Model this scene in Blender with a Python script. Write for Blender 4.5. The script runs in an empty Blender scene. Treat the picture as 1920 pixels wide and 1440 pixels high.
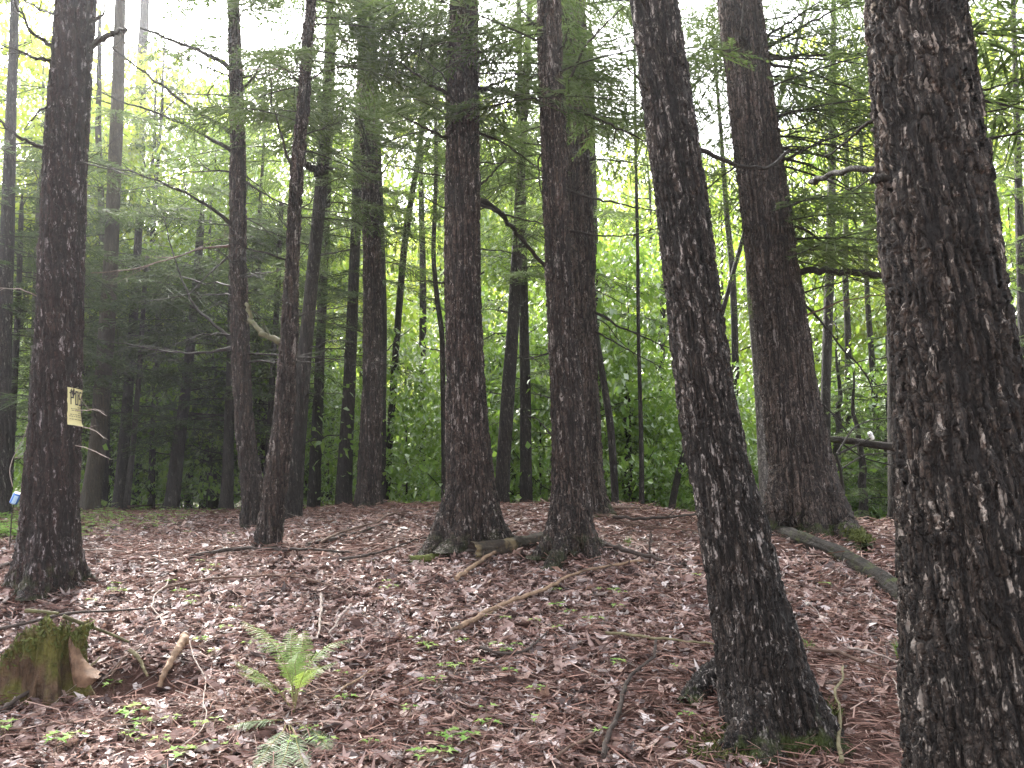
import bpy, math, random
import numpy as np
from mathutils import Vector

# ------------------------------------------------------------------ scene, camera, light
sc = bpy.context.scene
COL = sc.collection
R = math.radians
FPX, CXP, CYP, PITCH = 1536.0, 960.0, 720.0, R(7.0)
CAM = np.array([0.0, 0.0, 1.6])
cam_d = bpy.data.cameras.new("camera")
cam_d.sensor_width = 36.0
cam_d.lens = 36.0 * FPX / 1920.0
cam_d.clip_start = 0.05
cam_d.clip_end = 600.0
cam = bpy.data.objects.new("camera", cam_d)
cam.location = CAM
cam.rotation_euler = (R(90) + PITCH, 0, 0)
COL.objects.link(cam)
sc.camera = cam

SUN_AZ, SUN_EL = R(-25.0), R(42.0)          # azimuth from +Y (view direction), negative = left
w = bpy.data.worlds.new("World")
sc.world = w
w.use_nodes = True
nt = w.node_tree
nt.nodes.clear()
sky = nt.nodes.new("ShaderNodeTexSky")
sky.sky_type = 'NISHITA'
sky.sun_disc = False
sky.sun_elevation = SUN_EL
sky.sun_rotation = SUN_AZ
sky.air_density = 1.0
sky.dust_density = 4.0
hs = nt.nodes.new("ShaderNodeHueSaturation")   # overcast: grey the blue out of the sky
hs.inputs["Saturation"].default_value = 0.22
bg = nt.nodes.new("ShaderNodeBackground")
bg.inputs["Strength"].default_value = 0.15
wo = nt.nodes.new("ShaderNodeOutputWorld")
nt.links.new(sky.outputs[0], hs.inputs["Color"])
nt.links.new(hs.outputs[0], bg.inputs["Color"])
nt.links.new(bg.outputs[0], wo.inputs["Surface"])

sun_d = bpy.data.lights.new("sun", 'SUN')
sun_d.energy = 3.6
sun_d.angle = R(11)
sun_d.color = (1.0, 0.96, 0.9)
sun = bpy.data.objects.new("sun", sun_d)
sdir = Vector((math.sin(SUN_AZ) * math.cos(SUN_EL), math.cos(SUN_AZ) * math.cos(SUN_EL), math.sin(SUN_EL)))
sun.rotation_euler = sdir.to_track_quat('Z', 'Y').to_euler()
sun.location = (-8, 20, 25)
COL.objects.link(sun)

vs = sc.view_settings
vs.view_transform = 'Standard'
vs.look = 'None'
vs.gamma = 1.0
vs.use_curve_mapping = False
vs.exposure = 2.65
cy = sc.cycles
cy.max_bounces = 6
cy.diffuse_bounces = 4
cy.glossy_bounces = 2
cy.transmission_bounces = 3
cy.transparent_max_bounces = 4
cy.sample_clamp_indirect = 4.0
cy.caustics_reflective = False
cy.caustics_refractive = False
cy.use_denoising = True

rng = np.random.default_rng(11)
random.seed(11)

# ------------------------------------------------------------------ geometry of the view
FW = np.array([0, math.cos(PITCH), math.sin(PITCH)])
UP = np.array([0, -math.sin(PITCH), math.cos(PITCH)])
RT = np.array([1.0, 0, 0])

def ray(px, py):
    return FW + RT * ((px - CXP) / FPX) + UP * ((CYP - py) / FPX)

def at(px, py, d):
    v = ray(px, py)
    return CAM + v * (d / v[1])

def smooth(a, b, x):
    t = np.clip((x - a) / (b - a), 0, 1)
    return t * t * (3 - 2 * t)

_tab = rng.random((256, 256))

def vnoise(x, y):
    x = np.asarray(x, float); y = np.asarray(y, float)
    xi = np.floor(x).astype(int); yi = np.floor(y).astype(int)
    fx = x - xi; fy = y - yi
    fx = fx * fx * (3 - 2 * fx); fy = fy * fy * (3 - 2 * fy)
    a = _tab[xi & 255, yi & 255]; b = _tab[(xi + 1) & 255, yi & 255]
    c = _tab[xi & 255, (yi + 1) & 255]; d = _tab[(xi + 1) & 255, (yi + 1) & 255]
    return (a * (1 - fx) + b * fx) * (1 - fy) + (c * (1 - fx) + d * fx) * fy - 0.5

_py = np.array([-30, -2, 0, 2, 3, 4.1, 5, 6, 7, 8, 9, 10, 11, 12, 13, 15, 18, 24, 40, 80, 400.])
_pm = np.array([-.6, -.08, 0, .14, .26, .42, .60, .80, .98, 1.10, 1.18, 1.24, 1.29, 1.29, 1.22, .85, .3, -.2, -.5, 0, 3])
_pl = np.array([-.6, -.08, 0, .14, .26, .42, .60, .80, .97, 1.05, 1.09, 1.12, 1.14, 1.15, 1.15, 1.12, 1.05, .95, .8, 1, 4])
_pr = np.array([-.6, -.08, 0, .14, .26, .42, .62, .84, 1.03, 1.15, 1.18, 1.12, 1.0, .85, .7, .4, .05, -.3, -.5, 0, 3])
_fy = np.linspace(-30, 400, 8601)
def _sm(p):
    v = np.interp(_fy, _py, p)
    k = np.hanning(33); k /= k.sum()
    return np.convolve(np.pad(v, 16, mode='edge'), k, mode='valid')
_pm, _pl, _pr = _sm(_pm), _sm(_pl), _sm(_pr)

def height(x, y):
    x = np.asarray(x, float); y = np.asarray(y, float)
    m = np.interp(y, _fy, _pm); l = np.interp(y, _fy, _pl); r = np.interp(y, _fy, _pr)
    s = x / np.maximum(np.abs(y), 3.0)
    wl = smooth(-0.12, -0.34, s) if False else 1 - smooth(-0.34, -0.14, s)
    wr = smooth(0.12, 0.34, s)
    z = m * (1 - wl - wr) + l * wl + r * wr
    n = vnoise(x * .8 + 7, y * .8) * .07 + vnoise(x * 2.3, y * 2.3 + 9) * .045 + vnoise(x * 6, y * 6) * .018
    far = smooth(40, 90, np.hypot(x, y))
    # a hollow under the dead wood by the stump
    hx, hy = -2.1, 4.62
    hol = -.26 * np.exp(-(((x - hx) / .30) ** 2 + ((y - hy) / .13) ** 2))
    hx, hy = -2.95, 4.25
    hol = hol - .15 * np.exp(-(((x - hx) / .22) ** 2 + ((y - hy) / .16) ** 2))
    # low mounds where roots lift the litter
    for cx, cyy, rr, hh in ((1.75, 4.3, .45, .05), (-.45, 7.2, .6, .05), (.6, 6.95, .5, .05), (-3.6, 6.0, .5, .05)):
        hol = hol + hh * np.exp(-(((x - cx) / rr) ** 2 + ((y - cyy) / rr) ** 2))
    return z + n * (1 - far) + hol

def ground_at(px, py, dmax=30.0):
    v = ray(px, py)
    d = 2.0
    while d < dmax:
        p = CAM + v * (d / v[1])
        if p[2] <= height(p[0], p[1]):
            break
        d += 0.02
    p = CAM + v * (d / v[1])
    return np.array([p[0], p[1], float(height(p[0], p[1]))])

# ------------------------------------------------------------------ mesh collector
class MB:
    def __init__(s):
        s.V, s.F, s.M, s.n = [], [], [], 0
    def add(s, V, F, m=0):
        V = np.asarray(V, float).reshape(-1, 3)
        F = np.asarray(F, int)
        s.V.append(V); s.F.append(F + s.n); s.M.append(np.full(len(F), m)); s.n += len(V)
    def polys(s, P, m=0):                     # P: (n, k, 3) loose polygons
        P = np.asarray(P, float)
        if len(P) == 0: return
        n, k = P.shape[:2]
        s.add(P.reshape(-1, 3), np.arange(n * k).reshape(n, k), m)
    def tube(s, P, rad, k=7, m=0, cap=True, wob=0.0):
        P = np.asarray(P, float); rad = np.asarray(rad, float)
        n = len(P)
        T = np.gradient(P, axis=0); T /= np.linalg.norm(T, axis=1)[:, None] + 1e-9
        ref = np.array([0, 0, 1.0]) if abs(T[:, 2]).mean() < .8 else np.array([1.0, 0, 0])
        A = np.cross(T, ref); A /= np.linalg.norm(A, axis=1)[:, None] + 1e-9
        B = np.cross(T, A)
        th = np.linspace(0, 2 * np.pi, k, endpoint=False)
        rr = rad[:, None] * np.ones(k)[None]
        if wob: rr = rr * (1 + wob * rng.standard_normal((n, k)))
        V = P[:, None] + rr[..., None] * (np.cos(th)[None, :, None] * A[:, None] + np.sin(th)[None, :, None] * B[:, None])
        i = np.arange(n - 1)[:, None] * k; j = np.arange(k)[None]; j2 = (j + 1) % k
        F = np.stack([i + j, i + j2, i + k + j2, i + k + j], -1).reshape(-1, 4)
        s.add(V.reshape(-1, 3), F, m)
        if cap:
            for e, fl in ((0, 1), (n - 1, -1)):
                ring = V[e]
                c = ring.mean(0)
                tri = np.stack([ring, np.roll(ring, -1, 0), np.repeat(c[None], k, 0)], 1)
                if fl > 0: tri = tri[:, ::-1]
                s.polys(tri, m)
    def build(s, name, mats, parent=None, origin=None, smooth_=True):
        V = np.concatenate(s.V)
        if origin is None: origin = np.array([0, 0, 0.0])
        V = V - np.asarray(origin)[None]
        lens = np.concatenate([np.full(len(f), f.shape[1]) for f in s.F])
        loops = np.concatenate([f.reshape(-1) for f in s.F])
        me = bpy.data.meshes.new(name)
        me.vertices.add(len(V)); me.vertices.foreach_set("co", V.reshape(-1).astype(np.float32))
        me.loops.add(len(loops)); me.loops.foreach_set("vertex_index", loops.astype(np.int32))
        me.polygons.add(len(lens))
        st = np.concatenate([[0], np.cumsum(lens)[:-1]])
        me.polygons.foreach_set("loop_start", st.astype(np.int32))
        me.polygons.foreach_set("loop_total", lens.astype(np.int32))
        me.polygons.foreach_set("material_index", np.concatenate(s.M).astype(np.int32))
        me.polygons.foreach_set("use_smooth", np.full(len(lens), smooth_))
        for mm in (mats if isinstance(mats, (list, tuple)) else [mats]): me.materials.append(mm)
        me.update(calc_edges=True)
        o = bpy.data.objects.new(name, me)
        COL.objects.link(o)
        if parent is not None: o.parent = parent
        else: o.location = origin
        return o

def tag(o, label=None, cat=None, group=None, kind=None):
    if label: o["label"] = label
    if cat: o["category"] = cat
    if group: o["group"] = group
    if kind: o["kind"] = kind
    return o

def empty(name, loc, label=None, cat=None, group=None):
    e = bpy.data.objects.new(name, None)
    e.empty_display_size = .2
    e.location = loc
    COL.objects.link(e)
    return tag(e, label, cat, group)

def resample(P, n):
    P = np.asarray(P, float)
    if len(P) == 2:
        t = np.linspace(0, 1, n)[:, None]
        return P[0] * (1 - t) + P[1] * t
    seg = np.linalg.norm(np.diff(P, axis=0), axis=1)
    s = np.concatenate([[0], np.cumsum(seg)]); u = np.linspace(0, s[-1], n)
    Q = np.stack([np.interp(u, s, P[:, k]) for k in range(P.shape[1])], 1)
    kw = max(3, n // (len(P) * 2)) | 1          # round the corners
    pad = kw // 2
    Qp = np.concatenate([2 * Q[:1] - Q[1:pad + 1][::-1], Q, 2 * Q[-1:] - Q[-pad - 1:-1][::-1]])
    ker = np.hanning(kw + 2)[1:-1]; ker /= ker.sum()
    return np.stack([np.convolve(Qp[:, k], ker, mode='valid') for k in range(P.shape[1])], 1)

# ------------------------------------------------------------------ materials
class NT:
    def __init__(s, name):
        s.mat = bpy.data.materials.new(name)
        s.mat.use_nodes = True
        s.t = s.mat.node_tree
        s.t.nodes.clear()
        s.out = s.n("ShaderNodeOutputMaterial")
    def n(s, typ, **kw):
        nd = s.t.nodes.new(typ)
        for k, v in kw.items():
            if hasattr(nd, k): setattr(nd, k, v)
        return nd
    def l(s, a, b): s.t.links.new(a, b)
    def set(s, nd, key, v):
        if hasattr(v, "is_linked") or hasattr(v, "links"): s.l(v, nd.inputs[key])
        else: nd.inputs[key].default_value = v
    def math(s, op, a, b=None, c=None, clamp=False):
        nd = s.n("ShaderNodeMath", operation=op, use_clamp=clamp)
        s.set(nd, 0, a)
        if b is not None: s.set(nd, 1, b)
        if c is not None: s.set(nd, 2, c)
        return nd.outputs[0]
    def ramp(s, fac, stops, interp='LINEAR'):
        nd = s.n("ShaderNodeValToRGB")
        cr = nd.color_ramp; cr.interpolation = interp
        while len(cr.elements) < len(stops): cr.elements.new(.5)
        for e, (p, c) in zip(cr.elements, stops):
            e.position = p
            e.color = (*c, 1) if not isinstance(c, (int, float)) else (c, c, c, 1)
        s.l(fac, nd.inputs[0])
        return nd.outputs[0]
    def mix(s, fac, a, b, blend='MIX'):
        nd = s.n("ShaderNodeMix", data_type='RGBA', blend_type=blend)
        s.set(nd, 0, fac)
        for k, v in ((6, a), (7, b)):
            if isinstance(v, tuple): nd.inputs[k].default_value = (*v, 1)
            else: s.l(v, nd.inputs[k])
        return nd.outputs[2]
    def noise(s, vec, scale, detail=3, rough=.55):
        nd = s.n("ShaderNodeTexNoise")
        s.l(vec, nd.inputs["Vector"]); nd.inputs["Scale"].default_value = scale
        nd.inputs["Detail"].default_value = detail; nd.inputs["Roughness"].default_value = rough
        return nd
    def voro(s, vec, scale, feature='F1'):
        nd = s.n("ShaderNodeTexVoronoi", feature=feature)
        s.l(vec, nd.inputs["Vector"]); nd.inputs["Scale"].default_value = scale
        return nd
    def vmath(s, op, a, b=None):
        nd = s.n("ShaderNodeVectorMath", operation=op)
        s.l(a, nd.inputs[0])
        if b is not None:
            if isinstance(b, tuple): nd.inputs[1].default_value = b
            else: s.l(b, nd.inputs[1])
        return nd.outputs[0]
    def coords(s):
        tc = s.n("ShaderNodeTexCoord"); oi = s.n("ShaderNodeObjectInfo")
        off = s.n("ShaderNodeCombineXYZ")
        r = s.math('MULTIPLY', oi.outputs["Random"], 43.0)
        for k in range(3): s.l(r, off.inputs[k])
        return tc.outputs["Object"], s.vmath('ADD', tc.outputs["Object"], off.outputs[0])
    def principled(s, color, rough=.8, spec=.3, normal=None):
        p = s.n("ShaderNodeBsdfPrincipled")
        if isinstance(color, tuple): p.inputs["Base Color"].default_value = (*color, 1)
        else: s.l(color, p.inputs["Base Color"])
        s.set(p, "Roughness", rough)
        p.inputs["Specular IOR Level"].default_value = spec
        if normal is not None: s.l(normal, p.inputs["Normal"])
        s.l(p.outputs[0], s.out.inputs["Surface"])
        return p
    def bump(s, h, dist, strength=1.0):
        b = s.n("ShaderNodeBump"); s.l(h, b.inputs["Height"])
        b.inputs["Distance"].default_value = dist; b.inputs["Strength"].default_value = strength
        return b.outputs[0]

def bark(name, dark, plate, fleck, cell=.035, stretch=.2, disp=.012, fleck_amt=.5, moss=0.0, true_disp=True, shear=.12, fine=1.0):
    m = NT(name)
    obj, crd = m.coords()
    # slight spiral, then warp, then squash along the stem so that plates are long
    sep = m.n("ShaderNodeSeparateXYZ"); m.l(crd, sep.inputs[0])
    cb = m.n("ShaderNodeCombineXYZ")
    m.l(m.math('ADD', sep.outputs[0], m.math('MULTIPLY', sep.outputs[2], shear)), cb.inputs[0])
    m.l(sep.outputs[1], cb.inputs[1]); m.l(m.math('MULTIPLY', sep.outputs[2], stretch), cb.inputs[2])
    wn = m.noise(crd, 7.0 / (cell * 30), 4)
    wv = m.vmath('SUBTRACT', wn.outputs["Color"], (.5, .5, .5))
    sc_ = m.n("ShaderNodeVectorMath", operation='SCALE'); m.l(wv, sc_.inputs[0]); sc_.inputs[3].default_value = cell * 2.2
    v = m.vmath('ADD', cb.outputs[0], sc_.outputs[0])
    e1 = m.voro(v, 1 / cell, 'DISTANCE_TO_EDGE')
    c1 = m.voro(v, 1 / cell, 'F1')
    e2 = m.voro(v, 2.6 / cell, 'DISTANCE_TO_EDGE')
    c2 = m.voro(v, 2.6 / cell, 'F1')
    fur = m.ramp(e1.outputs["Distance"], [(0, 0.), (.07, .35), (.15, .9), (.35, 1.)])
    rb = m.n("ShaderNodeCombineXYZ")
    m.l(m.math('ADD', sep.outputs[0], m.math('MULTIPLY', sep.outputs[2], shear)), rb.inputs[0])
    m.l(sep.outputs[1], rb.inputs[1]); m.l(m.math('MULTIPLY', sep.outputs[2], stretch * .42), rb.inputs[2])
    sc2 = m.n("ShaderNodeVectorMath", operation='SCALE'); m.l(wv, sc2.inputs[0]); sc2.inputs[3].default_value = cell * .9
    rn = m.noise(m.vmath('ADD', rb.outputs[0], sc2.outputs[0]), .60 / cell, 3, .5)
    ridge = m.ramp(m.math('ABSOLUTE', m.math('SUBTRACT', rn.outputs["Fac"], .5)), [(0, 0.), (.022, .35), (.055, .85), (.12, 1.)])
    fur = m.math('MULTIPLY', ridge, m.math('ADD', m.math('MULTIPLY', fur, .80), .20))
    fur2 = m.ramp(e2.outputs["Distance"], [(0, 0.), (.16, 1.)])
    fn = m.noise(v, 5.0 / cell, 4, .65)
    rnd1 = m.n("ShaderNodeSeparateXYZ"); m.l(c1.outputs["Color"], rnd1.inputs[0])
    rnd2 = m.n("ShaderNodeSeparateXYZ"); m.l(c2.outputs["Color"], rnd2.inputs[0])
    h = m.math('ADD', m.math('MULTIPLY', fur, .85), m.math('MULTIPLY', rnd1.outputs[0], .2))
    h = m.math('ADD', h, m.math('MULTIPLY', m.math('MULTIPLY', fur2, fur), .18))
    h = m.math('ADD', h, m.math('MULTIPLY', m.math('MULTIPLY', rnd2.outputs[0], fur), .16))
    h = m.math('ADD', h, m.math('MULTIPLY', fn.outputs["Fac"], .30 * fine))
    st = m.noise(v, 1.6 / cell, 4, .6)
    h = m.math('ADD', h, m.math('MULTIPLY', m.math('SNAP', st.outputs["Fac"], .09), .8))
    # colour: dark furrows, brown plates, pale flakes where outer bark has scaled off
    big = m.noise(crd, 1.7, 3)
    tone = m.mix(m.ramp(rnd2.outputs[1], [(0, 0.), (1, 1.)]), plate, tuple(c * 1.65 for c in plate))
    tone = m.mix(m.ramp(big.outputs["Fac"], [(.35, 0.), (.65, .75)]), tone, tuple(c * .5 for c in plate))
    col = m.mix(m.math('MULTIPLY', fur, m.math('ADD', m.math('MULTIPLY', fur2, .6), .4)), dark, tone)
    fv = m.n("ShaderNodeCombineXYZ")
    m.l(m.math('ADD', sep.outputs[0], m.math('MULTIPLY', sep.outputs[2], shear)), fv.inputs[0])
    m.l(sep.outputs[1], fv.inputs[1]); m.l(m.math('MULTIPLY', sep.outputs[2], stretch * 2.0), fv.inputs[2])
    fvv = m.vmath('ADD', fv.outputs[0], sc_.outputs[0])
    f1 = m.noise(fvv, .62 / cell, 5, .60); f2 = m.noise(m.vmath('ADD', fvv, (3.1, 7.7, 1.3)), 1.3 / cell, 4, .62)
    patch = m.noise(crd, 1.9, 3)
    pg = m.math('MULTIPLY', m.math('SUBTRACT', patch.outputs["Fac"], .5), .17)
    lv = .588 - .14 * (fleck_amt - .5)
    k1 = m.ramp(m.math('ADD', f1.outputs["Fac"], pg), [(lv, 0.), (lv + .03, 1.)])
    k2 = m.ramp(m.math('ADD', f2.outputs["Fac"], pg), [(lv + .015, 0.), (lv + .045, .9)])
    fl = m.math('MULTIPLY', m.math('MAXIMUM', k1, k2), m.ramp(fur, [(.3, .05), (.8, 1.)]))
    fcol = m.mix(rnd2.outputs[0], fleck, tuple(c * .45 for c in fleck))
    col = m.mix(m.math('MULTIPLY', fl, .9), col, fcol)
    if moss > 0:
        so = m.n("ShaderNodeSeparateXYZ"); m.l(obj, so.inputs[0])
        mn = m.noise(crd, 9.0, 4)
        low = m.ramp(m.math('ADD', m.math('MULTIPLY', so.outputs[2], 1.1), m.math('MULTIPLY', m.math('SUBTRACT', 1.0, mn.outputs["Fac"]), .9)), [(.42, 1.), (.58, 0.)])
        col = m.mix(m.math('MULTIPLY', low, moss), col, m.mix(fn.outputs["Fac"], (.03, .045, .012), (.10, .13, .03)))
    rough = m.ramp(rnd2.outputs[2], [(0, .6), (1, .95)])
    if true_disp:
        m.principled(col, rough, .35)
        d = m.n("ShaderNodeDisplacement"); m.l(h, d.inputs["Height"])
        d.inputs["Midlevel"].default_value = .6; d.inputs["Scale"].default_value = disp
        m.l(d.outputs[0], m.out.inputs["Displacement"])
        m.mat.displacement_method = 'BOTH'
    else:
        m.principled(col, rough, .3, m.bump(h, disp, 1.0))
    return m.mat

BARK_BIG = bark("bark_big_plates", (.007, .0055, .005), (.068, .051, .041), (.44, .38, .33), cell=.032, stretch=.20, disp=.026, fleck_amt=.62)
BARK_LEAN = bark("bark_leaning", (.007, .0055, .005), (.060, .045, .037), (.44, .39, .36), cell=.027, stretch=.21, disp=.019, fleck_amt=.62, moss=.85)
BARK_RIDGE = bark("bark_ridged", (.011, .008, .007), (.122, .090, .074), (.30, .26, .24), cell=.034, stretch=.11, disp=.03, fleck_amt=.5, moss=.8, shear=.05)
BARK_MID = bark("bark_reddish", (.008, .006, .005), (.088, .060, .049), (.38, .33, .30), cell=.030, stretch=.16, disp=.022, fleck_amt=.55, moss=.25, shear=.06)
BARK_RED = bark("bark_dark_red", (.008, .006, .005), (.052, .030, .026), (.38, .33, .33), cell=.030, stretch=.17, disp=.018, fleck_amt=.55, moss=.35)
BARK_FAR = bark("bark_far", (.009, .007, .006), (.048, .037, .031), (.20, .18, .16), cell=.03, stretch=.18, disp=.012, fleck_amt=.4, true_disp=False)
BARK_GREY = bark("bark_grey_pale", (.06, .055, .05), (.21, .19, .17), (.45, .42, .4), cell=.03, stretch=.5, disp=.005, fleck_amt=.6, true_disp=False)
BARK_OLIVE = bark("bark_olive_brown", (.035, .028, .02), (.075, .058, .04), (.12, .1, .075), cell=.03, stretch=.12, disp=.008, fleck_amt=.2, true_disp=False)
BRANCH = bark("dead_branch_bark", (.020, .016, .013), (.032, .026, .021), (.10, .09, .08), cell=.012, stretch=.4, disp=.003, fleck_amt=.3, true_disp=False)

def leafmat(name, stops, trans=.45, gloss=.12, rough=.45, tint=None):
    m = NT(name)
    g = m.n("ShaderNodeNewGeometry"); oi = m.n("ShaderNodeObjectInfo")
    r = m.math('ADD', m.math('MULTIPLY', g.outputs["Random Per Island"], .7), m.math('MULTIPLY', oi.outputs["Random"], .3))
    col = m.ramp(r, stops)
    d = m.n("ShaderNodeBsdfDiffuse"); t = m.n("ShaderNodeBsdfTranslucent"); gl = m.n("ShaderNodeBsdfGlossy")
    gl.inputs["Roughness"].default_value = rough
    m.l(col, d.inputs[0])
    tc = m.mix(1.0, col, tint or (1.2, 1.18, .65), 'MULTIPLY')
    m.l(tc, t.inputs[0])
    a = m.n("ShaderNodeMixShader"); a.inputs[0].default_value = trans
    m.l(d.outputs[0], a.inputs[1]); m.l(t.outputs[0], a.inputs[2])
    fr = m.n("ShaderNodeFresnel"); fr.inputs[0].default_value = 1.4
    b = m.n("ShaderNodeMixShader"); m.l(m.math('MULTIPLY', fr.outputs[0], gloss * 1.2, clamp=True), b.inputs[0])
    m.l(a.outputs[0], b.inputs[1]); m.l(gl.outputs[0], b.inputs[2])
    m.l(b.outputs[0], m.out.inputs["Surface"])
    return m.mat

HEM = leafmat("hemlock_needles", [(0, (.048, .072, .034)), (.5, (.075, .106, .048)), (1, (.125, .165, .072))], .5, .08, .5, (1.1, 1.15, .7))
MAPLE = leafmat("maple_leaves", [(0, (.16, .26, .050)), (.5, (.23, .35, .065)), (1, (.33, .43, .10))], .5, .25)
MAPLE_Y = leafmat("maple_leaves_sunlit_tone", [(0, (.20, .28, .060)), (.5, (.28, .35, .080)), (1, (.38, .42, .12))], .55, .10)  # yellower copy of the maple green, sunlit look put into the colour
UNDER = leafmat("understorey_leaves", [(0, (.145, .25, .070)), (.5, (.21, .34, .090)), (1, (.31, .43, .13))], .5, .20, .42)
SEED = leafmat("seedling_leaves", [(0, (.16, .30, .07)), (.5, (.23, .38, .11)), (1, (.36, .46, .17))], .4, .10)
FERN = leafmat("fern_leaf", [(0, (.15, .24, .07)), (.5, (.23, .34, .105)), (1, (.34, .43, .16))], .4, .08)
FERN_D = leafmat("dark_fern_leaf", [(0, (.10, .16, .075)), (.5, (.15, .23, .11)), (1, (.22, .30, .15))], .35, .08)
GRASS = leafmat("grass_blade", [(0, (.09, .17, .04)), (1, (.2, .3, .09))], .4, .1)

def littermat():
    m = NT("leaf_litter")
    g = m.n("ShaderNodeNewGeometry"); tc = m.n("ShaderNodeTexCoord")
    r = g.outputs["Random Per Island"]
    col = m.ramp(r, [(0, (.036, .025, .023)), (.18, (.110, .068, .062)), (.40, (.300, .188, .162)), (.62, (.45, .315, .280)),
                     (.78, (.33, .205, .155)), (.86, (.54, .43, .41)), (1, (.72, .64, .62))])
    nz = m.noise(tc.outputs["Object"], 60, 3)
    col = m.mix(m.ramp(nz.outputs["Fac"], [(.35, 0.), (.7, .55)]), col, m.mix(.5, col, (.05, .03, .025)))
    p = m.n("ShaderNodeBsdfPrincipled")
    m.l(col, p.inputs["Base Color"])
    m.l(m.math('ADD', m.math('MULTIPLY', r, .2), .38), p.inputs["Roughness"])
    p.inputs["Specular IOR Level"].default_value = .5
    t = m.n("ShaderNodeBsdfTranslucent"); m.l(col, t.inputs[0])
    a = m.n("ShaderNodeMixShader"); a.inputs[0].default_value = .15
    m.l(p.outputs[0], a.inputs[1]); m.l(t.outputs[0], a.inputs[2])
    m.l(a.outputs[0], m.out.inputs["Surface"])
    return m.mat
LITTER = littermat()

def twigmat(name, stops, rough=.75):
    m = NT(name)
    g = m.n("ShaderNodeNewGeometry")
    col = m.ramp(g.outputs["Random Per Island"], stops)
    m.principled(col, rough, .3)
    return m.mat
NEEDLE = twigmat("needle_litter", [(0, (.06, .032, .026)), (.5, (.17, .085, .066)), (.85, (.29, .165, .13)), (1, (.42, .30, .25))])

def wood(name, c1, c2, c3=None, stretch=(14, 14, 2.0), rough=.8, bump_=.004):
    m = NT(name)
    obj, crd = m.coords()
    n1 = m.noise(m.vmath('MULTIPLY', crd, (8, 8, 8)), 3.0, 5, .65)
    n2 = m.noise(crd, 5.5, 4)
    col = m.ramp(n1.outputs["Fac"], [(.3, c1), (.7, c2)])
    if c3: col = m.mix(m.ramp(m.math('ADD', n2.outputs["Fac"], m.math('MULTIPLY', n1.outputs["Fac"], .25)), [(.68, 0.), (.78, .9)]), col, c3)
    m.principled(col, rough, .3, m.bump(n1.outputs["Fac"], bump_))
    return m.mat
ST_DARK = wood("stick_dark", (.022, .016, .013), (.070, .052, .044))
ST_BROWN = wood("stick_brown", (.06, .038, .028), (.16, .10, .075))
ST_TAN = wood("stick_tan", (.13, .085, .055), (.33, .22, .145), (.10, .07, .05))
ST_PALE = wood("stick_pale", (.17, .13, .11), (.42, .35, .31))
ST_GREEN = wood("stick_olive", (.11, .095, .05), (.22, .19, .11))
ST_MOSS = wood("stick_mossy", (.045, .040, .020), (.12, .11, .05), (.07, .08, .025))
CUT = wood("broken_wood", (.085, .048, .030), (.21, .125, .078))
LOGM = wood("rotten_log", (.014, .011, .009), (.06, .045, .032), (.16, .12, .065))
LOG_MOSS = wood("mossy_log", (.010, .008, .007), (.045, .037, .030), (.055, .068, .018), bump_=.03)
MOSS = wood("moss", (.040, .050, .013), (.12, .13, .035), rough=.95)

def stumpmat():
    m = NT("mossy_stump")
    obj, crd = m.coords()
    st = m.vmath('MULTIPLY', crd, (1, 1, .25))
    n1 = m.noise(st, 26, 5, .65); n2 = m.noise(crd, 4.5, 4); n3 = m.noise(crd, 55, 3)
    col = m.ramp(n1.outputs["Fac"], [(.3, (.035, .022, .015)), (.7, (.15, .095, .06))])
    mo = m.mix(n3.outputs["Fac"], (.045, .050, .012), (.18, .165, .045))
    col = m.mix(m.ramp(n2.outputs["Fac"], [(.44, 0.), (.58, .9)]), col, mo)
    m.principled(col, .9, .2, m.bump(m.math('ADD', n1.outputs["Fac"], m.math('MULTIPLY', n3.outputs["Fac"], .5)), .045))
    return m.mat
STUMP = stumpmat()

def plain(name, c, rough=.5, metal=0.0, spec=.5):
    m = NT(name)
    obj, crd = m.coords()
    n1 = m.noise(crd, 18, 3)
    col = m.mix(m.ramp(n1.outputs["Fac"], [(.4, 0.), (.8, .5)]), c, tuple(x * .8 for x in c))
    p = m.principled(col, rough, spec)
    p.inputs["Metallic"].default_value = metal
    return m.mat

# ------------------------------------------------------------------ ground
def axis(a, b, step, far, n):
    fine = np.arange(a, b, step)
    t = np.geomspace(step, far, n)
    return np.concatenate([a - np.cumsum(np.diff(np.concatenate([[0], t])))[::-1], fine, b + np.cumsum(np.diff(np.concatenate([[0], t])))])
xs = axis(-9, 9, .075, 300, 40); ys = axis(1.5, 14, .075, 300, 40)
GX, GY = np.meshgrid(xs, ys, indexing='ij')
GZ = height(GX, GY)
near = np.exp(-((GX / 9) ** 2 + ((GY - 7) / 8) ** 2))
GZ = GZ + near * (rng.random(GZ.shape) - .5) * .022
b = MB()
nx, ny = GX.shape
i = np.arange(nx - 1)[:, None] * ny; j = np.arange(ny - 1)[None]
b.add(np.stack([GX, GY, GZ], -1).reshape(-1, 3), np.stack([i + j, i + ny + j, i + ny + j + 1, i + j + 1], -1).reshape(-1, 4))
m = NT("forest_soil")
tc = m.n("ShaderNodeTexCoord")
n1 = m.noise(tc.outputs["Object"], 22, 6, .7); n2 = m.noise(tc.outputs["Object"], 90, 4, .7); n3 = m.noise(tc.outputs["Object"], .9, 3)
col = m.ramp(n1.outputs["Fac"], [(.3, (.045, .026, .021)), (.55, (.13, .072, .058)), (.75, (.25, .15, .12))])
col = m.mix(m.ramp(n2.outputs["Fac"], [(.4, 0.), (.7, .6)]), col, (.13, .07, .052))
vd = m.n("ShaderNodeVectorMath", operation='LENGTH'); m.l(tc.outputs["Object"], vd.inputs[0])
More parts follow.
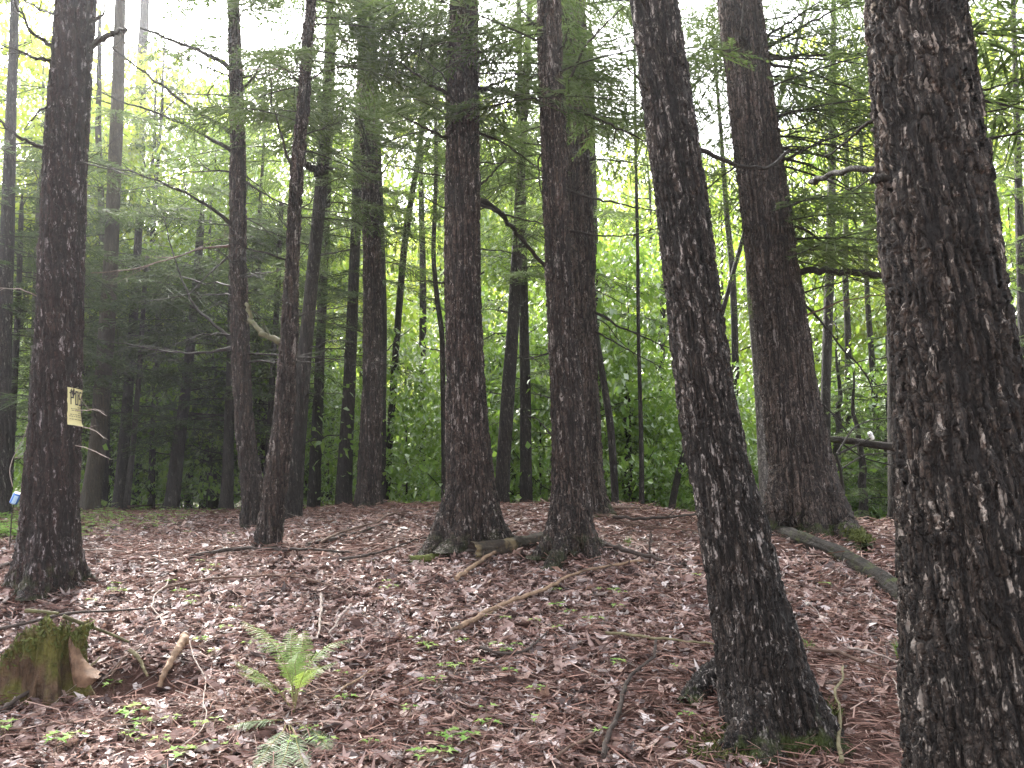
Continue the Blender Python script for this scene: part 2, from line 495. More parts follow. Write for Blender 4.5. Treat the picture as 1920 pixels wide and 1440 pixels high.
m.principled(m.mix(m.ramp(m.math('DIVIDE', vd.outputs["Value"], 40.0), [(.36, 0.), (.55, .8)]), col, (.05, .055, .025)), .85, .25, m.bump(n1.outputs["Fac"], .03))
tag(b.build("ground", m.mat), kind="structure")

# ------------------------------------------------------------------ litter
def scatter(n, y0, y1, power=1.0):
    """points over the visible wedge of the mound"""
    u = rng.random(n)
    y = y0 + (y1 - y0) * u ** power
    x = (rng.random(n) * 2 - 1) * (.74 * y + 1.2)
    return x, y

def rot_frames(n, tilt):
    yaw = rng.random(n) * 2 * np.pi
    tx = rng.standard_normal(n) * tilt; ty = rng.standard_normal(n) * tilt
    a = np.stack([np.cos(yaw), np.sin(yaw), tx], 1)
    bb = np.stack([-np.sin(yaw), np.cos(yaw), ty], 1)
    nn = np.cross(a, bb); nn /= np.linalg.norm(nn, axis=1)[:, None]
    return a, bb, nn

def needle_zone(x, y):
    """0..1 where needles dominate over leaves"""
    z = vnoise(x * .7 + 3, y * .7 + 40) * 1.3
    z = z + 1.2 * np.exp(-(((x - 1.7) / .9) ** 2 + ((y - 4.2) / .8) ** 2)) + .35 * smooth(7, 10, y) + .3 * np.exp(-(((x - .5) / 1) ** 2 + ((y - 7) / .8) ** 2))
    return np.clip(z + .25, 0, 1)

def leaf_litter():
    b = MB()
    for cnt, y0, y1, full in ((62000, 2.9, 7.0, True), (62000, 6.8, 13.5, False)):
        x, y = scatter(cnt, y0, y1, .8)
        keep = (rng.random(cnt) > needle_zone(x, y) * .85) & ~(((x + 2.1) / .26) ** 2 + ((y - 4.62) / .11) ** 2 < 1)
        x, y = x[keep], y[keep]
        n = len(x)
        L = rng.gamma(3, .0078, n) * (1 if full else .85) + .013; L = np.minimum(L, .058)
        Wd = L * rng.uniform(.32, .6, n)
        a, bb, nn = rot_frames(n, .33)
        z = height(x, y) + rng.random(n) * .028 + .003
        c = np.stack([x, y, z], 1)
        curl = rng.standard_normal(n) * .35; fold = rng.standard_normal(n) * .35 + .15
        if full:
            lob = rng.random(n) < .45
            # ovate leaves, 4 x 3 grid
            sel = ~lob
            us = np.array([-1, -.35, .35, 1.0]); prof = np.array([.08, .9, .85, .05])
            P = []
            for iu, uu in enumerate(us):
                row = []
                for vv in (-1, 0, 1):
                    p = c[sel] + a[sel] * (uu * L[sel])[:, None] + bb[sel] * (vv * prof[iu] * Wd[sel])[:, None] \
                        + nn[sel] * ((curl[sel] * uu * uu + fold[sel] * abs(vv) * prof[iu]) * L[sel] * .6)[:, None]
                    row.append(p)
                P.append(row)
            P = np.array(P)                                        # 4,3,n,3
            k = P.shape[2]
            V = P.transpose(2, 0, 1, 3).reshape(k, 12, 3)
            f = np.array([[r_ * 3 + c_, r_ * 3 + c_ + 1, r_ * 3 + c_ + 4, r_ * 3 + c_ + 3] for r_ in range(3) for c_ in range(2)])
            b.add(V.reshape(-1, 3), (np.arange(k)[:, None, None] * 12 + f[None]).reshape(-1, 4))
            # lobed maple leaves, fan of ten triangles
            sel = lob
            ang = np.array([-90, -62, -20, 5, 32, 60, 90, 120, 148, 175, 200, 242.]) * np.pi / 180
            rad = np.array([.30, .55, .95, .5, .92, .48, 1.15, .48, .92, .5, .95, .55])
            k = int(sel.sum()); Ls = L[sel] * .95
            pr = rad[None] * rng.uniform(.85, 1.15, (k, 12))
            du = np.cos(ang)[None] * pr; dv = np.sin(ang)[None] * pr
            V = c[sel][:, None] + (a[sel][:, None] * du[..., None] + bb[sel][:, None] * dv[..., None]) * Ls[:, None, None] \
                + nn[sel][:, None] * ((np.abs(du) * fold[sel][:, None] * .8 + dv * dv * curl[sel][:, None] + rng.standard_normal((k, 12)) * .10) * Ls[:, None])[..., None]
            V = np.concatenate([V, c[sel][:, None]], 1)
            f = np.array([[q, (q + 1) % 12, 12] for q in range(12)])
            b.add(V.reshape(-1, 3), (np.arange(k)[:, None, None] * 13 + f[None]).reshape(-1, 3))
        else:
            P = np.stack([c - a * L[:, None], c + bb * Wd[:, None] + nn * (fold * L * .5)[:, None], c + a * L[:, None] + nn * (curl * L)[:, None], c - bb * Wd[:, None] + nn * (fold * L * .5)[:, None]], 1)
            b.polys(P)
    return b.build("fallen_leaves", LITTER, smooth_=False)
tag(leaf_litter(), kind="stuff")

def needle_litter():
    b = MB()
    for cnt, y0, y1, wd, ln in ((70000, 2.9, 6.5, .0015, .05), (60000, 6.2, 13.5, .0026, .06)):
        x, y = scatter(cnt, y0, y1, .85)
        keep = rng.random(cnt) < .35 + .65 * needle_zone(x, y)
        x, y = x[keep], y[keep]; n = len(x)
        a, bb, nn = rot_frames(n, .22)
        L = rng.gamma(3, ln / 3, n) + .012
        c = np.stack([x, y, height(x, y) + rng.random(n) ** 2 * .055 + .006], 1)
        W = wd * rng.uniform(.6, 1.8, n)
        bend = rng.standard_normal(n) * .25
        mid = c + bb * (bend * L)[:, None] + nn * (np.abs(bend) * L * .3)[:, None]
        e0 = c - a * L[:, None]; e1 = c + a * L[:, None]
        s = (bb + nn * .7) * W[:, None]
        b.add(np.stack([e0 - s, e0 + s, mid + s, mid - s, e1 + s * .5, e1 - s * .5], 1).reshape(-1, 3),
              (np.arange(n)[:, None, None] * 6 + np.array([[0, 1, 2, 3], [3, 2, 4, 5]])[None]).reshape(-1, 4))
    return b.build("needle_litter", NEEDLE, smooth_=False)
tag(needle_litter(), kind="stuff")

def twig_litter():
    b = MB()
    x, y = scatter(2200, 3.0, 12.5, .9)
    for q in range(2200):
        L = random.uniform(.12, .5); a = random.uniform(0, 6.28); r = random.uniform(.0013, .0036)
        t = np.linspace(-1, 1, 5)
        off = np.cumsum(rng.standard_normal(5)) * .06 * L
        px = x[q] + np.cos(a) * t * L / 2 - np.sin(a) * off; py_ = y[q] + np.sin(a) * t * L / 2 + np.cos(a) * off
        pz = height(px, py_) + .018 + rng.random(5) * .02 + random.uniform(0, .05) * (t + 1) * random.choice((0, 0, 1))
        b.tube(np.stack([px, py_, pz], 1), np.linspace(r, r * .5, 5), 5, random.choice((0, 0, 1, 2)))
    return b.build("twig_litter", [ST_BROWN, ST_DARK, ST_PALE])
tag(twig_litter(), kind="stuff")

# ------------------------------------------------------------------ trees near and middle
def trunk_geo(b, P, rad, nseg, nring, base_z, flare=.9, flare_h=.16, lobes=5, m=0, seed=0):
    """P (n,3) stem line with radii; dense rings, root flare with lobes, low swellings"""
    rs = np.random.default_rng(seed)
    Q = resample(np.concatenate([P, np.asarray(rad)[:, None]], 1), nring)
    C, r = Q[:, :3], Q[:, 3]
    th = np.linspace(0, 2 * np.pi, nseg, endpoint=False)
    z = C[:, 2] - base_z
    ph = rs.random(6) * 6.28
    lob = 0
    for k, w_ in ((lobes, 1.0), (lobes - 2, .6), (3, .4)):
        lob = lob + w_ * np.cos(k * th + ph[k % 6])
    lob = np.clip(.10 + lob * .55, -.12, None)[None]
    fl = np.exp(-np.clip(z, -.2, None) / flare_h)[:, None]
    sw = .035 * np.sin(3 * th + ph[0])[None] * np.sin(z * 2.1 + ph[1])[:, None] + .03 * np.sin(2 * th + ph[2])[None] * np.sin(z * 1.1 + ph[3])[:, None] \
        + .02 * np.sin(5 * th + ph[4])[None] * np.sin(z * 4.3 + ph[5])[:, None]
    rr = r[:, None] * (1 + sw + fl * lob * flare)
    V = np.stack([C[:, 0:1] + rr * np.cos(th), C[:, 1:2] + rr * np.sin(th), C[:, 2:3] + 0 * rr], -1)
    i = np.arange(nring - 1)[:, None] * nseg; j = np.arange(nseg)[None]; j2 = (j + 1) % nseg
    b.add(V.reshape(-1, 3), np.stack([i + j, i + j2, i + nseg + j2, i + nseg + j], -1).reshape(-1, 4), m)
    top = V[-1]
    b.polys(np.stack([top, np.roll(top, -1, 0), np.repeat(top.mean(0)[None], nseg, 0)], 1), m)
    return C, r

TREES = {}

class Tree:
    pass

def near_tree(key, name, label, pts, d, mat, ztop, nseg, nring, flare=.8, flare_h=.16, group=None, top_taper=.55, bend_d=0.0, base=None, cat="tree"):
    """pts: (px, py, width px) from the base upwards, all at depth d"""
    t = Tree()
    gx = at(pts[0][0], pts[0][1], d)[0]
    gz = float(height(gx, d)) - .05
    P, rad = [], []
    W3 = []; wk = {'T11': .95, 'T10': .95, 'T1': .95}.get(key, 1.0)
    for px, py, wd in pts:
        p = at(px, py, d)
        W3.append((p, wk * wd * d / FPX / 2))
    P = [w_[0] for w_ in W3]; rad = [w_[1] for w_ in W3]
    P[0] = np.array([gx, d, gz])
    if P[1][2] < gz + .05: P.pop(1); rad.pop(1)
    if P[-1][2] < ztop:
        k = max(0, len(P) - 3)
        sl = (P[-1] - P[k]) / max(.3, P[-1][2] - P[k][2])
        dz = ztop - P[-1][2]
        P.append(P[-1] + sl * dz); rad.append(rad[-1] * top_taper)
    P = np.array(P); rad = np.array(rad)
    loc = np.array([gx, d, gz])
    t.root = empty(name, loc, label, cat, group)
    t.loc = loc; t.d = d; t.P = P; t.rad = rad
    b = MB()
    t.C, t.r = trunk_geo(b, P, rad, nseg, nring, gz + .05, flare, flare_h, seed=abs(hash(key)) % 1000 if False else sum(map(ord, key)))
    t.trunk = b.build("trunk", mat, t.root, loc)
    t.mat = mat
    TREES[key] = t
    return t

def stem_at(t, z):
    return np.array([np.interp(z, t.C[:, 2], t.C[:, k]) for k in range(3)]), float(np.interp(z, t.C[:, 2], t.r))

def twigs(b, Q, rad, n, L, k=4, spread=.9, seed=0):
    rs = np.random.default_rng(seed)
    m_ = len(Q)
    for q in range(n):
        ii = rs.integers(int(m_ * .2), m_)
        p = Q[ii]; T = Q[min(ii + 1, m_ - 1)] - Q[max(ii - 1, 0)]; T = T / (np.linalg.norm(T) + 1e-9)
        dv = T + rs.standard_normal(3) * spread; dv /= np.linalg.norm(dv)
        l = L * rs.uniform(.3, 1)
        tt = np.linspace(0, 1, 5)[:, None]
        side = rs.standard_normal(3) * .15
        pp = p + dv * l * tt + side * l * tt * tt - np.array([0, 0, .08]) * l * tt ** 2
        r0 = min(rad[ii] * .6, .006)
        b.tube(pp, np.linspace(r0, .0012, 5), k, 0, False)
        if rs.random() < .5:
            p2 = pp[3]; d2 = dv + rs.standard_normal(3) * .7
            b.tube(p2 + d2 * l * .5 * tt[:4], np.linspace(r0 * .6, .001, 4), 3, 0, False)

def dead_branch(key, pix, r0, dd=-.6, ntw=4, Ltw=.5, r1=None, mat=None, n=18):
    """a dead limb of a tree, traced through pixels, running from the stem depth to depth+dd"""
    t = TREES[key]
    m_ = len(pix)
    P = []
    for q, (px, py) in enumerate(pix):
        P.append(at(px, py, t.d + dd * q / max(1, m_ - 1)))
    P = np.array(P)
    r0 = r0 * .8
    s, rs_ = stem_at(t, P[0][2])
    P[0] = s * .75 + P[0] * .25                   # root it in the stem
    Q = resample(P, n)
    rad = np.linspace(r0, r1 if r1 else max(.002, r0 * .3), n)
    # swollen collar where it leaves the stem
    rad = rad * (1 + .7 * np.exp(-np.linspace(0, 1, n) * 9))
    Q[1:-1] += rng.standard_normal((n - 2, 3)) * r0 * .35
    b = MB(); b.tube(Q, rad, 8, 0, True, .06)
    if ntw: twigs(b, Q, rad, ntw, Ltw, seed=int(pix[0][0] + pix[-1][1]))
    return b.build("branch", mat or BRANCH, t.root, t.loc)

def root_tube(key, pix, r0, r1, mat=None, lift=.3):
    t = TREES[key]
    P = np.array([ground_at(px, py) for px, py in pix])
    s, rs_ = stem_at(t, t.loc[2] + .22)
    P = np.concatenate([[s + (P[0] - s) * .25 + np.array([0, 0, .10])], P])
    rad = np.linspace(r0, r1, len(P))
    P[:, 2] += rad * lift
    P[-1, 2] -= r1 * .9
    Q = resample(np.concatenate([P, rad[:, None]], 1), 60)
    b = MB(); b.tube(Q[:, :3], Q[:, 3], 36, 0, True)
    return b.build("root", mat or t.mat, t.root, t.loc)

def rand_branches(key, zs, n, L, r0, az=None, up=(-.1, .35), ntw=5, Ltw=.5, mat=None):
    t = TREES[key]
    rs = np.random.default_rng(sum(map(ord, key)) + n)
    for q in range(n):
        z = rs.uniform(*zs); s, r = stem_at(t, z)
        a = rs.uniform(0, 6.28) if az is None else rs.uniform(*az)
        l = L * rs.uniform(.35, 1); el = rs.uniform(*up)
        tt = np.linspace(0, 1, 9)[:, None]
        dv = np.array([math.cos(a), math.sin(a), el])
        crv = np.array([0, 0, rs.uniform(-.5, .05)]) * l * tt ** 2 + np.array([-math.sin(a), math.cos(a), 0]) * l * rs.uniform(-.25, .25) * tt ** 2
        Q = s + dv * (r * .7) + dv * l * tt + crv
        Q[1:] += rs.standard_normal((8, 3)) * .012 * l
        rr = np.linspace(r0 * rs.uniform(.6, 1), .0018, 9)
        b = MB(); b.tube(Q, rr, 5)
        twigs(b, Q, rr, ntw, Ltw * l, seed=int(q * 7 + z * 10))
        b.build("branch", mat or BRANCH, t.root, t.loc)

# needle sprays -------------------------------------------------------------
def bough(o, az, L, slope, droop, N, M, rs, wid=.016, wfac=1.0):
    """returns needle shoots (n,4,3) and the limb line of one flat hemlock bough"""
    d = np.array([math.cos(az), math.sin(az), 0]); s = np.array([-math.sin(az), math.cos(az), 0])
    t = np.linspace(.12, 1, N) + rs.standard_normal(N) * .01
    bendy = rs.uniform(-.25, .25)
    ax = lambda tt: o + d * (L * tt)[..., None] + s * (bendy * L * tt ** 2)[..., None] + np.array([0, 0, 1.0]) * (slope * L * tt - droop * L * tt ** 2)[..., None]
    base = ax(t)                                            # N,3
    sg = np.where(np.arange(N) % 2 == 0, 1.0, -1.0)
    sl = L * (.42 * np.sin(np.clip(t, 0, 1) * np.pi * .80 + .32) ** 1.0) * rs.uniform(.55, 1.1, N) * wfac
    ang = np.deg2rad(rs.uniform(42, 68, N))
    sd = d[None] * np.cos(ang)[:, None] + s[None] * (np.sin(ang) * sg)[:, None]
    sd[:, 2] += rs.uniform(-.28, .02, N)
    u = (np.arange(M) + .5) / M
    pos = base[:, None] + sd[:, None] * (sl[:, None] * u[None])[..., None]
    pos[..., 2] -= (sl[:, None] * u[None] ** 2) * .18
    s2 = np.where(np.arange(M) % 2 == 0, 1.0, -1.0)[None] * np.ones((N, 1))
    a2 = np.deg2rad(rs.uniform(30, 60, (N, M)))
    nrm = np.array([0, 0, 1.0])
    side = np.cross(nrm, sd)                                # N,3
    dv = sd[:, None] * np.cos(a2)[..., None] + side[:, None] * (np.sin(a2) * s2)[..., None]
    dv[..., 2] += rs.normal(-.12, .22, (N, M))
    ll = (np.clip(sl[:, None] * .30 * (1.15 - u[None]), .035, .15)) * rs.uniform(.6, 1.3, (N, M))
    ww = wid * rs.uniform(.6, 1.4, (N, M))
    wv = np.cross(dv, np.array([0, 0, 1.0])); wv /= np.linalg.norm(wv, axis=-1)[..., None] + 1e-9
    wv[..., 2] += rs.normal(0, .45, (N, M))
    tip = pos + dv * ll[..., None]
    mid = pos + dv * (ll * .45)[..., None]
    P = np.stack([pos, mid + wv * ww[..., None] * .5, tip, mid - wv * ww[..., None] * .5], 2).reshape(-1, 4, 3)
    # ribbon along each side shoot
    e = base + sd * sl[:, None]; e[:, 2] -= sl * .18
    mm = (base + e) / 2; wq = side * (wid * .5)
    P2 = np.stack([base, mm + wq, e, mm - wq], 1)
    tt = np.linspace(0, 1, 7)
    return np.concatenate([P, P2]), ax(tt)

def crown(key, zs, n, L, N=34, M=16, az=None, slope=(-.05, .25), droop=(.15, .4), wid=.017, mat=None, r=.012, seed=0, taper=0.0):
    """foliage of a near or middle hemlock, one mesh: needle shoots and the live limbs that carry them"""
    t = TREES[key]
    rs = np.random.default_rng(sum(map(ord, key)) * 7 + seed)
    b = MB()
    for q in range(n):
        z = zs[0] + (zs[1] - zs[0]) * (q + rs.random()) / n
        s, rr = stem_at(t, z)
        a = rs.uniform(0, 6.28) if az is None else rs.uniform(*az)
        l = L * rs.uniform(.55, 1.1) * (1 - taper * (z - zs[0]) / (zs[1] - zs[0]))
        P, line = bough(s, a, l, rs.uniform(*slope), rs.uniform(*droop), N, M, rs, wid)
        b.polys(P, 0)
        b.tube(line, np.linspace(r * l / 2, .002, 7), 5, 1, False)
    return b.build("crown", [mat or HEM, BRANCH], t.root, t.loc, smooth_=False)

G_H = "hemlock trunks standing on the mound"
near_tree("T11", "hemlock_tree", "thickest nearest trunk at the right edge, pale flaky ridged bark, base out of view",
    [(1868, 1560, 282), (1850, 1440, 262), (1834, 1200, 252), (1810, 960, 226), (1794, 720, 213), (1765, 480, 204), (1748, 320, 197), (1730, 160, 184), (1715, 0, 176)],
    3.0, BARK_BIG, 9.0, 220, 1250, .35, .3, G_H)
near_tree("T9", "hemlock_tree", "leaning dark trunk left of the thickest one, mossy foot with spreading roots",
    [(1458, 1385, 165), (1440, 1320, 158), (1431, 1240, 150), (1398, 1100, 128), (1370, 960, 112), (1352, 900, 106), (1319, 720, 98), (1289, 480, 89), (1270, 320, 88), (1248, 160, 86), (1226, 0, 79)],
    4.12, BARK_LEAN, 9.5, 160, 1050, .55, .13, G_H)
near_tree("T10", "hemlock_tree", "broad ridged trunk between the leaning trunk and the thickest trunk, mossy root on its right",
    [(1528, 1000, 140), (1512, 940, 132), (1506, 900, 122), (1491, 800, 110), (1478, 720, 100), (1470, 640, 94), (1446, 480, 90), (1425, 320, 85), (1406, 160, 82), (1386, 0, 81)],
    8.2, BARK_RIDGE, 12, 130, 760, .55, .22, G_H)
near_tree("T6", "hemlock_tree", "big straight reddish-brown trunk in the middle, flared foot beside the rotten log",
    [(884, 1022, 112), (885, 960, 97), (882, 900, 84), (873, 720, 68), (868, 560, 64), (866, 480, 63), (867, 320, 61), (868, 160, 57), (870, 0, 49)],
    7.35, BARK_MID, 12, 104, 760, .75, .15, G_H)
near_tree("T7", "hemlock_tree", "speckled trunk at the right end of the rotten log, standing on spread roots",
    [(1062, 1045, 82), (1071, 940, 66), (1066, 860, 58), (1062, 720, 51), (1052, 600, 47), (1046, 480, 45), (1041, 320, 44), (1033, 160, 42), (1028, 0, 42)],
    7.0, BARK_MID, 12, 92, 760, .9, .14, G_H)
near_tree("T8", "hemlock_tree", "ridged trunk half hidden right behind the speckled trunk at the log",
    [(1103, 975, 78), (1098, 900, 62), (1094, 720, 50), (1091, 600, 47), (1090, 480, 46), (1083, 320, 45), (1077, 160, 48), (1072, 0, 46)],
    9.9, BARK_RIDGE, 13, 70, 480, .5, .2, G_H)
near_tree("T1", "hemlock_tree", "thick dark red-brown trunk at the left edge carrying the yellow sign",
    [(88, 1118, 112), (93, 1040, 104), (96, 960, 95), (102, 840, 88), (107, 700, 81), (111, 600, 79), (114, 480, 78), (122, 320, 75), (132, 160, 72), (143, 0, 70)],
    6.05, BARK_RED, 11, 116, 780, .6, .16, G_H)
near_tree("T3", "hemlock_tree", "thin leaning trunk with rough bark rising over the dark stick at its foot",
    [(500, 1030, 44), (504, 1000, 42), (511, 960, 38), (530, 800, 34), (542, 640, 27), (549, 480, 20), (557, 320, 20), (571, 170, 18), (574, 115, 17)],
    7.5, BARK_MID, 7.4, 54, 520, .35, .1, G_H)
near_tree("T2", "hemlock_tree", "slim dark trunk with many long bare limbs reaching left",
    [(474, 985, 42), (475, 920, 36), (458, 800, 30), (450, 640, 30), (446, 480, 28), (446, 330, 26), (445, 240, 24), (440, 77, 20)],
    9.6, BARK_MID, 9.0, 50, 460, .4, .12, G_H)
near_tree("T4", "hemlock_tree", "dark trunk leaning right close behind the thin leaning trunk, forked high up",
    [(543, 960, 46), (552, 860, 36), (563, 760, 31), (574, 640, 27), (589, 480, 24), (605, 320, 24), (612, 200, 18), (616, 60, 14)],
    10.4, BARK_FAR, 11, 40, 200, .4, .15)
near_tree("T5", "hemlock_tree", "straight grey-brown trunk on the crest left of the big middle trunk",
    [(691, 960, 48), (691, 920, 41), (696, 800, 37), (699, 720, 34), (698, 480, 30), (693, 320, 29), (686, 160, 26), (684, 60, 25)],
    11.3, BARK_MID, 13, 60, 440, .4, .15)

# middle-distance trunks: key, name, label, pts, depth, material
MID = [
 ("M1", "hemlock_tree", "thick smooth olive-brown trunk just right of the posted trunk", [(166, 962, 36), (180, 860, 30), (190, 750, 28), (199, 640, 29), (208, 480, 27), (218, 250, 24), (226, 0, 20)], 13.0, BARK_OLIVE),
 ("M2", "hemlock_tree", "narrow black trunk touching the olive-brown trunk", [(192, 962, 17), (199, 800, 14), (206, 640, 13), (214, 400, 11)], 14.5, BARK_FAR),
 ("M3", "hemlock_tree", "dark trunk leaning right, second right of the olive-brown trunk", [(222, 955, 24), (231, 850, 20), (240, 740, 18), (249, 620, 16), (262, 400, 14)], 14.0, BARK_FAR),
 ("M4", "hemlock_tree", "very thin dark stem leaning right behind the fern patch", [(236, 950, 12), (249, 840, 10), (262, 690, 9), (275, 480, 8)], 13.2, BARK_FAR),
 ("M5", "hemlock_tree", "dark slanted trunk rising behind the long-leaved sapling", [(322, 945, 28), (333, 850, 24), (347, 740, 19), (362, 600, 16), (376, 430, 14)], 14.0, BARK_FAR),
 ("M6", "hemlock_tree", "dark trunk just behind the slim bare-limbed trunk on its left", [(424, 955, 26), (428, 850, 20), (432, 720, 16), (434, 600, 14), (436, 400, 12)], 13.4, BARK_FAR),
 ("M7", "hemlock_tree", "thin dark stem between the slim bare-limbed trunk and the thin leaning trunk", [(497, 958, 16), (503, 850, 12), (511, 700, 11), (520, 560, 10), (528, 380, 9)], 14.5, BARK_FAR),
 ("M8", "hemlock_tree", "dark trunk in the gap between the forked trunk and its right-hand neighbour", [(588, 958, 26), (592, 850, 22), (597, 740, 19), (603, 600, 17), (612, 400, 15)], 15.0, BARK_FAR),
 ("M9", "hemlock_tree", "very dark trunk close left of the grey-brown crest trunk", [(643, 955, 33), (648, 850, 27), (655, 720, 24), (662, 560, 21), (668, 400, 19), (672, 250, 17)], 14.0, BARK_FAR),
 ("M9b", "hemlock_tree", "dark trunk hugging the right side of the grey-brown crest trunk", [(712, 955, 24), (714, 800, 20), (716, 600, 19), (714, 450, 17), (708, 300, 15)], 13.8, BARK_FAR),
 ("M11", "hemlock_tree", "mottled grey trunk leaning right behind the rotten log gap", [(940, 955, 28), (944, 860, 26), (951, 760, 26), (960, 640, 24), (969, 480, 22), (977, 320, 18)], 12.8, BARK_FAR),
 ("M12", "hemlock_tree", "straight black trunk beside the mottled grey one in the log gap", [(987, 955, 25), (986, 860, 22), (985, 740, 21), (983, 640, 19), (981, 500, 16)], 13.4, BARK_FAR),
 ("M8b", "hemlock_tree", "dark upper trunk peeking out behind the half hidden ridged trunk", [(1118, 990, 28), (1116, 800, 24), (1113, 480, 18), (1110, 300, 16), (1108, 150, 14)], 15.0, BARK_FAR),
 ("M13", "maple_tree", "curved dark stem bowing left, right of the half hidden trunk", [(1155, 985, 14), (1152, 900, 14), (1145, 800, 14), (1133, 720, 13), (1119, 640, 12), (1108, 540, 10), (1104, 400, 8)], 11.6, BARK_FAR),
 ("M14", "maple_tree", "very slender upright stem alone in the bright green gap", [(1204, 985, 10), (1203, 860, 9), (1201, 770, 8), (1197, 640, 7), (1196, 480, 7), (1192, 300, 6), (1190, 100, 5)], 12.2, BARK_FAR),
 ("M15", "birch_tree", "pale grey spotted trunk against the left side of the broad ridged trunk", [(1439, 985, 24), (1433, 880, 22), (1427, 760, 21), (1418, 660, 18), (1409, 560, 16), (1400, 400, 13)], 10.6, BARK_GREY),
 ("M16", "maple_tree", "grey trunk upright in the gap right of the broad ridged trunk", [(1545, 985, 22), (1547, 860, 19), (1548, 740, 18), (1551, 640, 18), (1557, 480, 18), (1560, 300, 15), (1562, 100, 12)], 13.5, BARK_FAR),
 ("M17", "hemlock_tree", "dark trunk against the left edge of the thickest trunk", [(1683, 985, 36), (1682, 860, 34), (1680, 700, 31), (1678, 540, 29), (1674, 300, 25)], 10.5, BARK_FAR),
 ("M18", "hemlock_tree", "slim dark trunk at the far right edge beyond the thickest trunk", [(1926, 960, 22), (1922, 750, 19), (1916, 560, 17), (1910, 350, 14)], 13.0, BARK_FAR),
 ("M19", "hemlock_tree", "dark trunk cut by the left edge beyond the posted trunk", [(-2, 985, 40), (2, 860, 32), (6, 700, 28), (12, 480, 25), (20, 250, 20)], 11.0, BARK_FAR),
 ("M20", "hemlock_tree", "thin dark trunk behind the blue can at the left edge", [(10, 975, 16), (17, 880, 14), (24, 760, 13), (33, 600, 11), (40, 400, 9)], 12.0, BARK_FAR),
 ("M21", "hemlock_tree", "dark trunk just left of the posted trunk, mostly hidden by it", [(60, 968, 26), (65, 800, 22), (70, 600, 20), (78, 350, 17)], 13.5, BARK_FAR),
 ("M22", "pine_tree", "tall reddish-barked trunk against the white sky, far top left", [(236, 940, 26), (243, 700, 24), (252, 450, 24), (261, 220, 22), (266, 120, 20), (272, 0, 17)], 26.0, BARK_FAR),
 ("M23", "maple_tree", "slim dark trunk forking in the leaves right of the posted trunk, high up", [(205, 950, 15), (196, 700, 13), (190, 380, 12), (184, 250, 11), (186, 120, 9), (187, 20, 7)], 17.0, BARK_FAR),
 ("M24", "maple_tree", "leaning slender trunk crossing the green gap left of the big middle trunk", [(722, 985, 12), (732, 800, 13), (745, 620, 13), (757, 470, 13), (770, 380, 12), (785, 290, 10), (800, 180, 8)], 15.0, BARK_FAR),
 ("M25", "maple_tree", "grey trunk in the bright gap left of the big middle trunk", [(790, 985, 16), (791, 800, 15), (793, 640, 14), (793, 520, 13), (790, 380, 11)], 19.0, BARK_FAR),
 ("M26", "maple_tree", "bent dark stem almost touching the left side of the big middle trunk", [(832, 985, 10), (832, 800, 10), (829, 620, 10), (820, 570, 10), (812, 480, 9), (818, 330, 8)], 13.0, BARK_FAR),
 ("M27", "maple_tree", "thin grey trunk seen left of the leaning trunk through bright leaves", [(1240, 985, 14), (1241, 800, 13), (1240, 660, 13), (1243, 560, 12), (1245, 400, 10)], 18.0, BARK_FAR),
 ("M28", "maple_tree", "short stem leaning right behind the foot of the leaning trunk", [(1255, 990, 14), (1268, 900, 13), (1290, 830, 12), (1312, 740, 10)], 13.0, BARK_FAR),
 ("M29", "maple_tree", "wavy dark stem between the leaning trunk and the broad ridged trunk", [(1372, 985, 16), (1374, 850, 14), (1379, 700, 14), (1377, 600, 13), (1373, 500, 12), (1362, 400, 10), (1352, 250, 8)], 15.0, BARK_FAR),
 ("M30", "maple_tree", "thin forked stem in the middle of the gap beside the thickest trunk", [(1600, 985, 14), (1592, 800, 13), (1590, 640, 12), (1584, 500, 11), (1588, 350, 9)], 17.0, BARK_FAR),
 ("M31", "maple_tree", "thin wavy stem next to the dark trunk at the thickest trunk's left edge", [(1648, 985, 12), (1642, 780, 11), (1634, 660, 11), (1626, 560, 10), (1622, 420, 8)], 15.5, BARK_FAR),
 ("M32", "hemlock_tree", "slim black trunk in the shade between the two slanted dark trunks", [(283, 950, 13), (287, 820, 12), (292, 700, 11), (300, 520, 9)], 17.0, BARK_FAR),
 ("M33", "hemlock_tree", "slim black trunk in the shade right of the slanted sapling-side trunk", [(393, 948, 12), (398, 820, 11), (402, 700, 10), (406, 520, 9)], 17.5, BARK_FAR),
]
for key, name, label, pts, d, mt in MID:
    near_tree(key, name, label, pts, d, mt, {'M2': 5.6, 'M3': 6.4, 'M4': 5.2, 'M5': 6.6, 'M6': 6.6, 'M7': 6.6, 'M20': 6, 'M21': 7, 'M32': 6.4, 'M33': 6.6}.get(key, 10.5) if d < 20 else 22, 22, 90, .3, .16, None, .3 if key in ('M2', 'M3', 'M4', 'M5', 'M6', 'M7', 'M20', 'M21', 'M32', 'M33') else .55)

